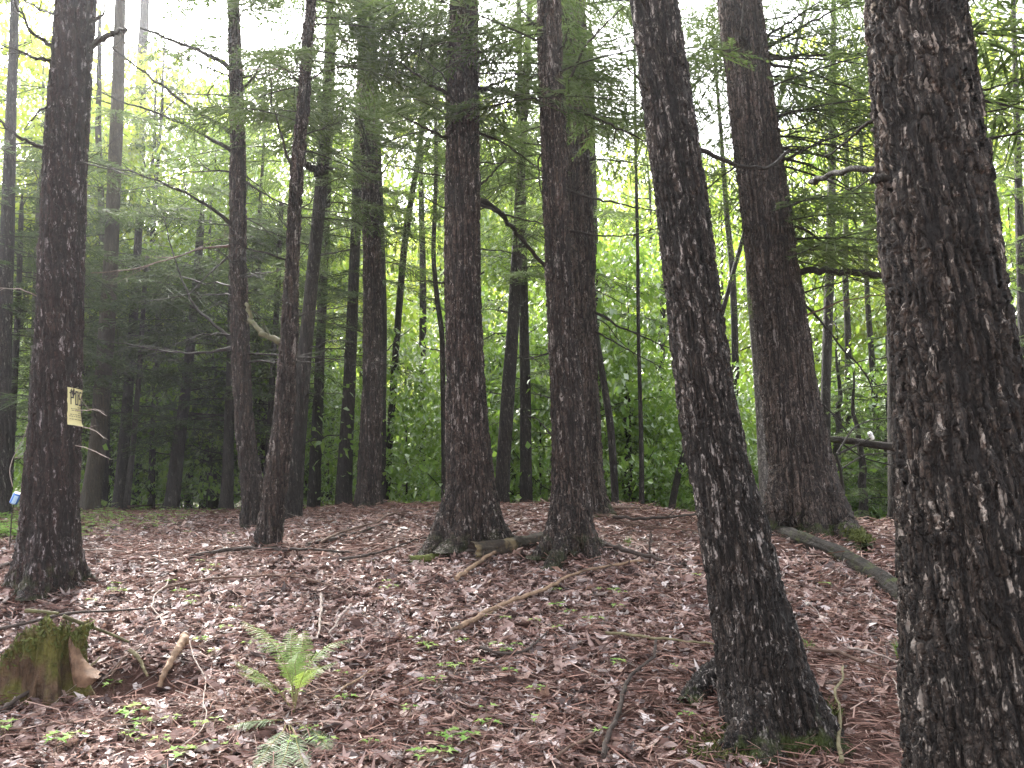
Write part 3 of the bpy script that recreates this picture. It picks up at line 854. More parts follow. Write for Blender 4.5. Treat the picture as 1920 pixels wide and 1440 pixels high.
# live foliage -----------------------------------------------------------------
LEFT_DARK = [("M1", 2.6, 9, 30, 2.2), ("M2", 2.9, 9, 26, 2.0), ("M3", 2.5, 9, 30, 2.2), ("M4", 3.2, 7, 16, 1.6), ("M5", 2.4, 9.5, 34, 2.3), ("M6", 2.6, 9.5, 30, 2.1), ("M7", 2.7, 9, 26, 1.9),
             ("M8", 3.0, 10, 28, 2.0), ("M9", 3.6, 11, 26, 2.2), ("M19", 2.6, 7.5, 22, 1.8), ("M20", 3.2, 7, 18, 1.6), ("M21", 2.6, 8, 26, 2.0), ("M32", 2.3, 9, 32, 2.0), ("M33", 2.3, 9, 32, 2.0)]
for k, z0, z1, n, L in LEFT_DARK: crown(k, (z0, min(z1 - 1, TREES[k].C[-1, 2] - .1)), int(n * .9), L, 30, 14, wid=.022)
crown("T3", (5.0, 7.3), 24, 1.7, 30, 14)
crown("T2", (6.7, 8.8), 14, 1.5, 34, 16)
crown("T4", (4.8, 8.5), 22, 2.0, 34, 16)
crown("T5", (5.8, 9.5), 30, 2.4, 34, 16)
crown("T6", (4.9, 6.6), 14, 1.8, 34, 16)
crown("T8", (5.2, 9.5), 26, 2.1, 34, 16)
crown("T7", (4.9, 6.6), 14, 1.7, 34, 16)
crown("T10", (3.7, 7.2), 42, 2.2, 34, 16, az=(-1.2, 2.0))
crown("T11", (3.0, 5.0), 9, 1.5, 44, 22, az=(-.5, .9), wid=.012)
crown("M9b", (4.8, 9), 16, 1.9, 30, 14)
crown("M11", (4.6, 10), 26, 1.9, 30, 14, wid=.02)
crown("M12", (2.9, 8), 14, 1.4, 30, 14, wid=.02)
crown("M8b", (4.6, 10), 20, 2.1, 30, 14, wid=.02)
crown("M18", (3.6, 9.5), 30, 2.3, 30, 14)
crown("M17", (3.2, 9), 26, 1.8, 30, 14)

# dead limbs, traced -----------------------------------------------------------------
DB = dead_branch
DB("T2", [(434, 255), (340, 190), (250, 120), (178, 66)], .030, -.8, 8, .8)
DB("T2", [(434, 132), (400, 108), (350, 85), (262, 52)], .032, -.5, 5, .6, r1=.014)
DB("T2", [(434, 288), (385, 255), (330, 225), (250, 197), (170, 167)], .026, -.9, 8, .8)
DB("T2", [(434, 430), (405, 395), (355, 365), (260, 325), (165, 302)], .026, -1.0, 8, .8)
DB("T2", [(433, 462), (380, 464), (330, 482), (250, 505), (170, 512)], .016, -1.0, 5, .6, mat=ST_BROWN)
DB("T2", [(432, 652), (385, 662), (333, 662), (262, 650), (207, 640)], .022, -.6, 8, .7)
DB("T2", [(424, 648), (370, 580), (348, 545), (335, 505), (318, 455), (305, 400)], .022, .4, 6, .7)
DB("T2", [(430, 470), (390, 515), (355, 552), (300, 562), (262, 566)], .014, -.5, 4, .5)
DB("T2", [(452, 178), (478, 140), (500, 98), (520, 108)], .02, -.4, 4, .4)
DB("T2", [(450, 132), (490, 130), (525, 131), (560, 128)], .012, -.6, 3, .4, mat=ST_PALE)
DB("T2", [(452, 330), (490, 362), (540, 385), (600, 395), (660, 400)], .016, -.4, 6, .6)
DB("T2", [(432, 205), (410, 215), (385, 180), (420, 130)], .018, -.4, 2, .3)
DB("T3", [(527, 642), (490, 625), (472, 604), (462, 570)], .034, .5, 3, .5, mat=ST_MOSS, r1=.02)
DB("T3", [(548, 345), (530, 260), (510, 197), (505, 142)], .020, -.3, 5, .5)
DB("T3", [(546, 440), (528, 415), (512, 385)], .010, -.2, 2, .3)
DB("T3", [(540, 600), (580, 585), (640, 575), (700, 560)], .010, -.4, 5, .6)
DB("T4", [(604, 330), (588, 322), (570, 300), (556, 265), (548, 200)], .06, -.3, 2, .5, r1=.03, mat=BARK_FAR)
DB("T4", [(606, 310), (640, 330), (680, 345)], .018, -.4, 4, .5)
DB("T4", [(590, 480), (650, 470), (700, 455)], .016, -.6, 5, .6)
DB("T1", [(100, 118), (62, 60), (28, 5)], .026, -.3, 4, .5)
DB("T1", [(102, 127), (60, 105), (0, 84)], .022, -.3, 6, .6)
DB("T1", [(96, 292), (45, 262), (-10, 225)], .026, -.3, 4, .6)
DB("T1", [(170, 96), (200, 70), (236, 54)], .030, -.15, 2, .3, r1=.018)
DB("T1", [(172, 52), (195, 27), (198, -5)], .020, -.2, 3, .4)
DB("T1", [(108, 30), (75, 20), (35, -8)], .018, -.3, 4, .5)
DB("T1", [(85, 566), (62, 552), (40, 542), (-5, 541)], .008, -.4, 1, .2, mat=ST_PALE)
DB("T1", [(100, 182), (75, 207), (45, 242)], .014, -.3, 2, .4)
DB("T1", [(146, 768), (165, 770), (180, 766), (200, 780)], .004, -.2, 3, .16, mat=ST_PALE)
DB("T1", [(146, 794), (165, 802), (180, 808), (195, 822)], .004, -.15, 2, .14, mat=ST_PALE)
DB("T1", [(146, 828), (170, 842), (201, 858)], .005, -.15, 1, .15, mat=ST_PALE)
DB("T1", [(165, 300), (210, 318), (250, 330)], .010, -.6, 5, .5)
DB("T6", [(845, 187), (800, 155), (748, 115)], .026, -.4, 3, .5)
DB("T6", [(842, 268), (795, 240), (745, 212)], .019, -.4, 2, .4)
DB("T6", [(890, 178), (915, 166), (935, 168), (975, 183), (1015, 190)], .036, .5, 3, .5, r1=.028)
DB("T6", [(890, 178), (915, 164), (960, 145), (1002, 125)], .022, .3, 3, .4)
DB("T6", [(893, 370), (920, 382), (950, 412), (985, 458), (1035, 515)], .036, 1.2, 9, .8, r1=.018)
DB("T6", [(893, 372), (930, 395), (970, 410), (1022, 418)], .022, .6, 3, .4)
DB("T6", [(893, 368), (925, 325), (950, 294)], .018, .3, 2, .3)
DB("T6", [(893, 242), (940, 265), (980, 292), (1012, 318)], .018, .5, 2, .4)
DB("T6", [(842, 398), (820, 385), (795, 368)], .014, -.3, 1, .2)
DB("T6", [(838, 532), (800, 528), (745, 526)], .012, -.2, 3, .4)
DB("T6", [(840, 660), (805, 655), (770, 635)], .010, -.2, 2, .3)
DB("T7", [(1050, 196), (1068, 150), (1095, 90), (1130, 50), (1170, 12)], .020, -.6, 4, .5)
DB("T7", [(1018, 76), (998, 45), (975, 15)], .022, -.2, 2, .3)
DB("T7", [(1046, 108), (1058, 85), (1067, 52)], .016, -.2, 1, .2)
DB("T7", [(1056, 196), (1105, 214), (1150, 237), (1215, 265)], .026, .3, 3, .4)
DB("T7", [(1062, 352), (1110, 372), (1170, 384), (1235, 396)], .017, -.3, 5, .5)
DB("T7", [(1066, 428), (1120, 443), (1180, 442), (1245, 425)], .013, -.3, 4, .4)
DB("T7", [(1020, 265), (1008, 300), (1012, 350), (1026, 400)], .012, -.15, 1, .2)
DB("T7", [(1040, 655), (1010, 668), (985, 673)], .014, .5, 2, .3)
DB("T7", [(1045, 840), (1030, 810), (1008, 786), (990, 778)], .014, .4, 2, .3)
DB("T7", [(1045, 755), (1018, 742), (995, 738)], .010, .4, 2, .3)
DB("T8", [(1100, 572), (1130, 592), (1160, 612), (1210, 634), (1262, 655)], .022, -.5, 6, .5)
DB("T8", [(1100, 610), (1140, 635), (1190, 662), (1245, 692)], .016, -.5, 5, .5)
DB("T8", [(1100, 250), (1150, 240), (1195, 250)], .014, -.3, 4, .5)
DB("T8", [(1095, 480), (1060, 455), (1000, 440)], .012, -1.2, 3, .4)
DB("T9", [(1220, 108), (1200, 92), (1183, 78)], .012, -.1, 1, .15)
DB("T9", [(1232, 187), (1205, 160), (1172, 122)], .012, -.15, 1, .2)
DB("T9", [(1300, 264), (1340, 290), (1385, 312), (1440, 318), (1478, 283)], .016, .2, 1, .2, r1=.009)
DB("T9", [(1220, 20), (1195, -2)], .02, -.1, 0)
DB("T10", [(1404, 132), (1394, 90), (1390, 55), (1397, -10)], .030, -.5, 1, .3)
DB("T10", [(1432, 88), (1490, 35), (1550, -5)], .022, -.3, 5, .6)
DB("T10", [(1438, 108), (1500, 52), (1605, -5)], .026, -.3, 5, .6)
DB("T10", [(1436, 112), (1520, 104), (1640, 97)], .030, -.3, 6, .6)
DB("T10", [(1436, 114), (1495, 128), (1580, 160), (1640, 187)], .024, -.3, 6, .6)
DB("T10", [(1450, 252), (1500, 240), (1538, 224)], .016, -.3, 4, .4)
DB("T10", [(1462, 280), (1510, 282), (1570, 300), (1640, 330)], .024, .4, 8, .7)
DB("T10", [(1462, 285), (1520, 310), (1590, 350), (1650, 400)], .02, .4, 8, .7)
DB("T10", [(1470, 420), (1510, 430), (1540, 455), (1590, 462), (1645, 482)], .022, .2, 4, .5)
DB("T10", [(1480, 512), (1540, 506), (1600, 510), (1675, 518)], .042, .2, 3, .5, r1=.036)
DB("T10", [(1482, 605), (1530, 585), (1585, 562), (1670, 550)], .016, -.5, 3, .4, mat=ST_BROWN)
DB("T10", [(1485, 540), (1530, 590), (1580, 655), (1625, 700), (1640, 740)], .020, -.2, 6, .6)
DB("T10", [(1500, 720), (1545, 760), (1572, 788), (1592, 818)], .018, -.3, 5, .4)
DB("T11", [(1660, 312), (1600, 318), (1560, 328), (1520, 341)], .015, .8, 2, .25, r1=.013)
DB("T11", [(1650, 190), (1618, 235), (1585, 270), (1542, 296)], .012, .4, 2, .25)
DB("T11", [(1662, 334), (1648, 336), (1640, 337)], .022, -.04, 0, r1=.015)
DB("T11", [(1815, 196), (1870, 162), (1930, 143)], .008, -.1, 3, .2)
DB("T11", [(1822, 226), (1880, 206), (1930, 186)], .007, -.1, 3, .2)
DB("T11", [(1830, 266), (1880, 258), (1930, 238)], .012, -.1, 3, .2)
DB("T5", [(690, 360), (740, 290), (790, 250)], .016, -.3, 4, .5)
DB("T5", [(690, 390), (650, 350), (620, 320)], .016, -.3, 4, .5)
DB("T5", [(700, 690), (740, 640), (790, 600)], .014, .4, 4, .5)
DB("T5", [(690, 430), (655, 410), (610, 400)], .013, -.3, 4, .5)
# fine twiggy limbs on the middle stems
for k, n in (("M1", 6), ("M3", 5), ("M5", 8), ("M6", 7), ("M7", 6), ("M8", 6), ("M9", 7), ("M11", 7), ("M12", 7), ("M16", 5), ("M32", 5), ("M33", 5), ("T3", 9), ("T5", 7), ("T4", 6), ("M17", 6), ("M19", 6), ("M21", 5)):
    rand_branches(k, (2.0, 5.5), n, 1.3, .012)

rand_branches("T2", (3.0, 7.2), 16, 1.9, .015, ntw=7, Ltw=.45)
rand_branches("T4", (3.0, 6.5), 8, 1.4, .012)
rand_branches("T8", (3.4, 7.0), 8, 1.5, .013)
rand_branches("T6", (3.0, 5.8), 7, 1.2, .012)
rand_branches("T10", (3.0, 6.5), 9, 1.7, .015, az=(-1.0, 1.2), ntw=7)
# surface roots -----------------------------------------------------------------
def buttress(key, pix, gp, r0, r1):
    t = TREES[key]
    P = [at(px, py, d_) for px, py, d_ in pix] + [ground_at(*gp) - np.array([0, 0, r1 * .6])]
    rad = np.linspace(r0, r1, len(P)) * np.array([.75] + [1.0] * (len(P) - 1))
    Q = resample(np.concatenate([np.array(P), rad[:, None]], 1), 70)
    b = MB(); b.tube(Q[:, :3], Q[:, 3], 36, 0, True)
    return b.build("root", t.mat, t.root, t.loc)
buttress("T6", [(862, 900, 7.3), (842, 968, 7.2), (822, 1012, 7.1), (806, 1034, 7.0)], (786, 1050), .11, .045)
buttress("T6", [(905, 900, 7.3), (916, 970, 7.2), (926, 1008, 7.15)], (942, 1022), .10, .04)
buttress("T7", [(1058, 900, 6.95), (1046, 980, 6.9), (1028, 1025, 6.8)], (1000, 1052), .09, .045)
buttress("T7", [(1066, 940, 6.9), (1056, 1010, 6.8), (1044, 1048, 6.7)], (1024, 1074), .075, .045)
buttress("T7", [(1080, 930, 6.95), (1094, 1000, 6.9), (1106, 1030, 6.85)], (1122, 1052), .075, .04)
root_tube("T9", [(1352, 1290), (1318, 1308), (1288, 1325)], .095, .045, lift=.8)
buttress("T9", [(1470, 1220, 4.1), (1508, 1310, 4.05), (1540, 1352, 4.0)], (1572, 1388), .085, .04)
buttress("T9", [(1425, 1260, 4.0), (1405, 1350, 3.95), (1385, 1388, 3.9)], (1352, 1414), .08, .035)
buttress("T10", [(1525, 860, 8.1), (1556, 940, 8.0), (1585, 992, 7.85)], (1626, 1034), .17, .07)
buttress("T10", [(1470, 880, 8.1), (1455, 950, 8.0)], (1440, 1002), .14, .06)
buttress("T1", [(86, 1000, 6.0), (62, 1070, 5.95), (46, 1108, 5.9)], (22, 1132), .065, .03)
buttress("T1", [(108, 1000, 6.0), (128, 1070, 5.95)], (148, 1104), .06, .03)

def moss_on(key, pix, r, k, lift):
    t = TREES[key]; b = MB()
    P = resample(np.array([ground_at(px, py) for px, py in pix]), 40)
    c = P[rng.integers(0, 40, k)] + rng.normal(0, 1, (k, 3)) * np.array([r, r, r * .25]); c[:, 2] += lift
    a, bb, nn = rot_frames(k, .8); L = rng.uniform(.006, .017, k)
    b.polys(np.stack([c - a * L[:, None], c + bb * (L * .5)[:, None], c + a * L[:, None] + nn * L[:, None], c - bb * (L * .5)[:, None]], 1))
    return b.build("moss_fringe", MOSS, t.root, t.loc, smooth_=False)
moss_on("T10", [(1585, 1000), (1605, 1018), (1620, 1034)], .035, 2600, .09)
moss_on("T9", [(1500, 1362), (1530, 1350)], .05, 1800, .05)

# ------------------------------------------------------------------ the woods beyond the mound (copies of a few kinds)
def leaf_quads(c, L, rs, tilt=.75):
    n = len(c)
    yaw = rs.random(n) * 6.2832
    a = np.stack([np.cos(yaw), np.sin(yaw), rs.normal(-.35, tilt, n)], 1)
    bb = np.stack([-np.sin(yaw), np.cos(yaw), rs.normal(0, tilt, n)], 1)
    Wd = L * rs.uniform(.30, .42, n)
    dz = np.zeros((n, 3)); dz[:, 2] = L * .10
    return np.stack([c - a * (L * .5)[:, None], c + bb * Wd[:, None] - a * (L * .08)[:, None] + dz, c + a * (L * .5)[:, None] - dz, c - bb * Wd[:, None] - a * (L * .08)[:, None] + dz], 1)

def broad_proto(name, H, z0, Rr, ntw, nl, leaf, mat, seed, stem_r, nlimb=9, shape=1.0):
    rs = np.random.default_rng(seed)
    root = empty(name, (0, 0, 0))
    b = MB()
    zz = np.linspace(-.3, H * .95, 12)
    st = np.stack([np.cumsum(rs.normal(0, .05 * H / 10, 12)), np.cumsum(rs.normal(0, .05 * H / 10, 12)), zz], 1); st[:3, :2] = 0
    rr = np.linspace(stem_r, stem_r * .2, 12)
    b.tube(st, rr, 8)
    cents = []
    for q in range(nlimb):
        t = rs.uniform(max(.12, z0 / H * .8), .9)
        p = np.array([np.interp(t, np.linspace(0, 1, 12), st[:, k]) for k in range(3)])
        a = rs.uniform(0, 6.28); l = Rr * rs.uniform(.6, 1.05) * (1 - .45 * t)
        e = p + np.array([math.cos(a) * l, math.sin(a) * l, l * rs.uniform(.15, .7)])
        m_ = (p + e) / 2 + rs.normal(0, .1, 3) * l
        Q = resample([p, m_, e], 7)
        b.tube(Q, np.linspace(stem_r * .4 * (1 - t * .5), .006, 7), 5, 0, False)
        for s_ in range(4): cents.append(Q[rs.integers(2, 7)])
    b.build("trunk", BARK_FAR, root)
    # leafy twigs: flat layered sprays, clustered about the limbs, uneven
    cl = []
    for q in range(ntw):
        if rs.random() < .55 and cents:
            c = cents[rs.integers(len(cents))] + rs.normal(0, .35 * Rr / 2, 3)
        else:
            t = rs.random() ** .8
            z = z0 + (H - z0) * t
            r = Rr * math.sqrt(rs.random()) * (math.sin(min(1, .18 + t * .85) * math.pi) ** .6) * shape
            a = rs.uniform(0, 6.28)
            c = np.array([math.cos(a) * r, math.sin(a) * r, z])
        k = max(6, int(nl * rs.uniform(.5, 1.4)))
        sp = rs.uniform(.18, .42) * (leaf / .09) ** .5
        pts = rs.normal(0, 1, (k, 3)) * np.array([sp, sp, sp * .22]) + c
        pts[:, 2] -= .25 * ((pts[:, 0] - c[0]) ** 2 + (pts[:, 1] - c[1]) ** 2)
        cl.append(pts)
    c = np.concatenate(cl); c[:, 2] = np.maximum(c[:, 2], .05)
    L = leaf * rs.uniform(.6, 1.25, len(c))
    b = MB(); b.polys(leaf_quads(c, L, rs))
    b.build("crown", mat, root, smooth_=False)
    return root

def hem_proto(name, H, z0, L, n, seed, N=22, M=10, wid=.035):
    rs = np.random.default_rng(seed)
    root = empty(name, (0, 0, 0))
    b = MB()
    zz = np.linspace(-.3, H, 14)
    st = np.stack([np.cumsum(rs.normal(0, .04, 14)), np.cumsum(rs.normal(0, .04, 14)), zz], 1); st[:3, :2] = 0
    b.tube(st, np.linspace(.15, .02, 14), 9)
    b.build("trunk", BARK_FAR, root)
    b = MB()
    for q in range(n):
        z = z0 + (H - z0) * (q + rs.random()) / n
        o = np.array([np.interp(z, zz, st[:, 0]), np.interp(z, zz, st[:, 1]), z])
        l = L * rs.uniform(.6, 1.1) * (1.05 - .8 * (z - z0) / (H - z0))
        P, line = bough(o, rs.uniform(0, 6.28), l, rs.uniform(-.05, .2), rs.uniform(.15, .45), N, M, rs, wid)
        b.polys(P, 0); b.tube(line, np.linspace(.012 * l, .003, 7), 4, 1, False)
    b.build("crown", [HEM, BRANCH], root, smooth_=False)
    return root

PROTO = {
    "mapA": broad_proto("maple_tree", 11, 3.5, 2.8, 210, 32, .115, MAPLE, 21, .10),
    "mapB": broad_proto("maple_tree", 13, 5.0, 3.3, 220, 32, .125, MAPLE_Y, 22, .12),
    "mapC": broad_proto("maple_tree", 9, 2.2, 2.5, 210, 32, .11, MAPLE, 23, .08),
    "undA": broad_proto("maple_sapling", 4.6, .7, 1.7, 150, 28, .095, UNDER, 31, .03, 10),
    "undB": broad_proto("beech_sapling", 3.2, .3, 1.5, 130, 28, .085, UNDER, 32, .022, 10),
    "undC": broad_proto("leafy_shrub", 1.8, .1, 1.2, 130, 30, .08, UNDER, 33, .015, 8),
    "hemA": hem_proto("hemlock_tree", 14, 2.0, 2.9, 70, 41),
    "hemB": hem_proto("hemlock_tree", 11, 1.2, 2.4, 62, 42),
    "hemS": hem_proto("hemlock_sapling", 4.2, .4, 1.4, 40, 43, 20, 10, .026),
}
USED = {}
LBL = {
    "mapA": ("green leafy maple standing in the woods beyond the mound", "tree", "leafy trees beyond the mound"),
    "mapB": ("tall yellow-green maple standing in the woods beyond the mound", "tree", "tall yellow-green trees beyond the mound"),
    "mapC": ("low-crowned green maple standing in the woods beyond the mound", "tree", "low-crowned trees beyond the mound"),
    "undA": ("bright leafy maple sapling in the understorey behind the mound", "sapling", "leafy saplings behind the mound"),
    "undB": ("low spreading beech sapling in the understorey behind the mound", "sapling", "beech saplings behind the mound"),
    "undC": ("knee-high leafy green shrub behind the crest of the mound", "shrub", "leafy shrubs behind the mound"),
    "hemA": ("tall dark hemlock in the woods beyond the mound", "tree", "dark hemlocks beyond the mound"),
    "hemB": ("dark low-branched hemlock in the woods beyond the mound", "tree", "low-branched hemlocks beyond the mound"),
    "hemS": ("small feathery hemlock sapling behind the mound", "sapling", "hemlock saplings behind the mound"),
}
def place(kind, x, y, s=1.0, sz=None, label=None):
    p = PROTO[kind]
    if kind not in USED:
        USED[kind] = 1; r = p
    else:
        r = p.copy(); COL.objects.link(r)
        for ch in p.children:
            c = ch.copy(); COL.objects.link(c); c.parent = r
    r.location = (x, y, float(height(x, y)) - .02)
    r.rotation_euler = (0, 0, random.uniform(0, 6.28))
    r.scale = (s, s, sz or s)
    l, c, g = LBL[kind]
    tag(r, label or l, c, g)
    return r

def px_x(px, d): return (px - CXP) / FPX * d / math.cos(PITCH) * 1.0

rp = random.Random(5)
# right and middle: bright broadleaf wood; left: dark hemlocks, some maples above
for d, n, kinds in ((16, 5, ("undA", "undB", "hemS", "undA")), (19, 6, ("undA", "mapC", "undA", "undB")), (23, 6, ("mapC", "mapC", "undA")), (28, 7, ("mapA", "mapC", "mapB", "undA")), (34, 9, ("mapA", "mapB", "mapB")), (42, 12, ("mapB", "mapA", "mapB"))):
    for q in range(n):
        px = 720 + (2050 - 720) * (q + rp.uniform(.1, .9)) / n
        dd = d + rp.uniform(-1.8, 1.8)
        k = rp.choice(kinds)
        place(k, px_x(px, dd), dd, rp.uniform(.8, 1.2))
for q in range(20):                                # understorey just behind the crest
    px = 700 + 1300 * (q + rp.random()) / 20
    dd = rp.uniform(13.6, 17.5)
    place(rp.choice(("undC", "undB", "undC", "undA")), px_x(px, dd), dd, rp.uniform(.75, 1.15))
for d, n, kinds in ((17, 6, ("hemB", "hemS", "undB")), (21, 7, ("hemB", "hemA", "undA", "hemB")), (26, 7, ("hemA", "hemB", "mapA")), (33, 6, ("hemB", "mapA", "mapC")), (42, 8, ("mapC", "hemB", "mapA"))):
    for q in range(n):
        px = -140 + (720 + 140) * (q + rp.uniform(.1, .9)) / n
        dd = d + rp.uniform(-1.5, 1.5)
        k = rp.choice(kinds)
        s = rp.uniform(.7, .95)
        if 180 < px < 400 and d > 22: s *= .85
        place(k, px_x(px, dd), dd, s)
for q in range(12):                                # taller crowns closing the canopy behind the near trunks
    px = 480 + 1500 * (q + rp.random()) / 12
    dd = rp.uniform(20, 34)
    place(rp.choice(("mapA", "mapB", "mapB")), px_x(px, dd), dd, rp.uniform(1.0, 1.3))
for px, dd, k, s in ((-60, 15.5, "mapB", .85), (30, 19, "mapB", .9), (330, 20, "mapC", .85), (420, 24, "mapA", .8), (600, 19, "mapA", .9), (130, 21, "mapA", .95), (165, 24, "mapA", 1.15), (258, 22, "mapB", 1.0), (345, 25, "mapB", 1.05), (425, 22, "mapA", 1.1), (70, 24, "mapB", 1.1), (225, 25, "mapB", .85), (300, 27, "mapC", 1.15), (470, 26, "mapB", .85), (395, 19, "mapA", .85)):
    place(k, px_x(px, dd), dd, s)

for q in range(22):                                # low shaded growth under the left wood
    px = 60 + 640 * (q + rp.random()) / 22
    dd = rp.uniform(15.5, 24)
    place(rp.choice(("hemS", "undB", "hemS", "undA", "undC")), px_x(px, dd), dd, rp.uniform(.7, 1.1))
for px, dd, k, s in ((1608, 12.6, "hemS", .62), (1655, 14.5, "hemS", .9), (1560, 14.0, "hemS", .8), (1460, 16.0, "hemS", .9), (1180, 15.5, "hemS", .8), (960, 16.5, "hemS", .9)):
    place(k, px_x(px, dd), dd, s)

# the far edge of the wood, one mass
rs = np.random.default_rng(77)
n = 170000
az = rs.uniform(-.95, .95, n); dist = rs.uniform(48, 75, n)
X = np.tan(az * .75) * dist
pxl = CXP + FPX * X / dist
topz = 19.5 + 9 * vnoise(X * .10 + 5, dist * .02) + 4.5 * vnoise(X * .35, dist * .1) + 2.5 * vnoise(X * 1.1, dist * .3)
topz = topz - 7.5 * np.exp(-((pxl - 300) / 150) ** 2)
Z = rs.random(n) ** .75 * np.maximum(topz, 2.5)
c = np.stack([X, dist, Z + height(X, dist)], 1)
b = MB(); b.polys(leaf_quads(c, rs.uniform(.28, .60, n), rs, 1.1))
tag(b.build("far_woods", MAPLE, smooth_=False), kind="stuff")

# ------------------------------------------------------------------ stump
def stump():
    g = ground_at(58, 1316)
    loc = g + np.array([0, .12, -.06])
    root = empty("mossy_stump", loc, "broken mossy stump with jagged rim in front of the posted trunk", "stump")
    nth, nz = 120, 70
    th = np.linspace(0, 2 * np.pi, nth, endpoint=False)
    rim = .385 + .06 * np.exp(-((np.angle(np.exp(1j * (th + .9)))) / .75) ** 2) + .025 * np.sin(5 * th + 1) + .018 * np.sin(9 * th) - .13 * np.exp(-((np.angle(np.exp(1j * (th - 3.6)))) / .6) ** 2)
    rim = rim + rng.standard_normal(nth) * .008
    u = np.linspace(0, 1, nz)
    Z = u[:, None] * rim[None]
    rid = .05 * np.sin(5 * th + .5) + .03 * np.sin(8 * th + 2) + .012 * np.sin(17 * th)
    rr = (.158 + .085 * np.exp(-Z / .15)) * (1 + rid[None] * (1.6 - u[:, None] * .3) * 2.0)
    rr = rr + .05 * (vnoise(th[None] * 4 + 0 * Z, Z * 7 + 5)) + .035 * vnoise(th[None] * 11, Z * 9) + .02 * vnoise(th[None] * 26, Z * 14)
    outer = np.stack([rr * np.cos(th), rr * np.sin(th) * .9, Z], -1)
    inn = []
    for f, dz in ((.86, -.01), (.7, -.07), (.4, -.14), (.08, -.17)):
        inn.append(np.stack([rr[-1] * f * np.cos(th), rr[-1] * f * np.sin(th) * .9, np.maximum(rim + dz, .1) * 1.0 if f > .5 else np.full(nth, (rim.mean() + dz))], -1))
    V = np.concatenate([outer, np.array(inn)], 0) + loc
    nr = V.shape[0]
    b = MB()
    i = np.arange(nr - 1)[:, None] * nth; j = np.arange(nth)[None]; j2 = (j + 1) % nth
    b.add(V.reshape(-1, 3), np.stack([i + j, i + j2, i + nth + j2, i + nth + j], -1).reshape(-1, 4))
    b.build("stump_body", STUMP, root, loc)
    # torn slab of inner wood curving out to the right
    pix = [(133, 1172), (136, 1205), (148, 1236), (166, 1256), (183, 1264)]
    low = [(137, 1268), (139, 1284), (146, 1290), (162, 1288), (184, 1272)]
    d = loc[1] - .02
    A = resample([at(px, py, d - .02 * q) for q, (px, py) in enumerate(pix)], 24)
    B = resample([at(px, py, d - .05 - .02 * q) for q, (px, py) in enumerate(low)], 24)
    rows = []
    for v in np.linspace(0, 1, 7): rows.append(A * (1 - v) + B * v + np.array([0, -.03, 0]) * math.sin(v * math.pi))
    fr = np.array(rows); bk = fr + np.array([.0, .035, .006])
    fr = fr + rng.standard_normal(fr.shape) * .0025
    b = MB()
    def grid(G, flip):
        h_, w_ = G.shape[:2]
        i = np.arange(h_ - 1)[:, None] * w_; j = np.arange(w_ - 1)[None]
        f = np.stack([i + j, i + j + 1, i + w_ + j + 1, i + w_ + j], -1).reshape(-1, 4)
        b.add(G.reshape(-1, 3), f[:, ::-1] if flip else f)
    grid(fr, False); grid(bk, True)
    for e in (0, -1):
        grid(np.stack([fr[e], bk[e]]), e == 0)
        grid(np.stack([fr[:, e], bk[:, e]]), e != 0)
    b.build("torn_slab", CUT, root, loc)
    # moss tufts on the rim
    b = MB()
    k = 1400
    ti = rng.integers(0, nth, k); zi = np.clip((nz - 1 - rng.gamma(1.5, 4, k)).astype(int), 0, nz - 1)
    c = V[zi, ti] + rng.standard_normal((k, 3)) * .006
    a, bb, nn = rot_frames(k, .8)
    L = rng.uniform(.006, .016, k)
    b.polys(np.stack([c - a * L[:, None], c + bb * (L * .5)[:, None], c + a * L[:, None] + nn * L[:, None], c - bb * (L * .5)[:, None]], 1))
    b.build("moss_fringe", MOSS, root, loc, smooth_=False)
    return loc
stump_loc = stump()

# ------------------------------------------------------------------ logs and sticks
def stick(name, label, pix, r, mat, lift=0.0, r1=None, cat="stick", n=20, ntw=0, k=8, wob=.07, hs=None, Ltw=.2, group=None):
    P = np.array([ground_at(px, py) for px, py in pix])
    if hs is not None: P[:, 2] += np.array(hs)
    r = r * 1.25
    P[:, 2] += r * .8 + .028 + lift
    Q = resample(P, n)
    if hs is None: Q[:, 2] = np.maximum(Q[:, 2], height(Q[:, 0], Q[:, 1]) + r * .6)
    ln = np.linalg.norm(Q[-1] - Q[0])
    kn = np.interp(np.arange(n), np.linspace(0, n - 1, 7), np.concatenate([[0], rng.standard_normal(5), [0]]))
    kd = np.array([-(Q[-1] - Q[0])[1], (Q[-1] - Q[0])[0], 0]) / (ln + 1e-9)
    Q += kd[None] * (kn * ln * .013)[:, None]
    Q[1:-1] += rng.standard_normal((n - 2, 3)) * r * .25
    rad = np.linspace(r, r1 if r1 else r * .55, n) * (1 + .05 * rng.standard_normal(n))
    b = MB(); b.tube(Q, rad, k, 0, True, wob)
    if ntw: twigs(b, Q, rad, ntw, Ltw, seed=int(pix[0][0]))
    o = b.build(name, mat, None, Q[0], True)
    return tag(o, label, cat, group)

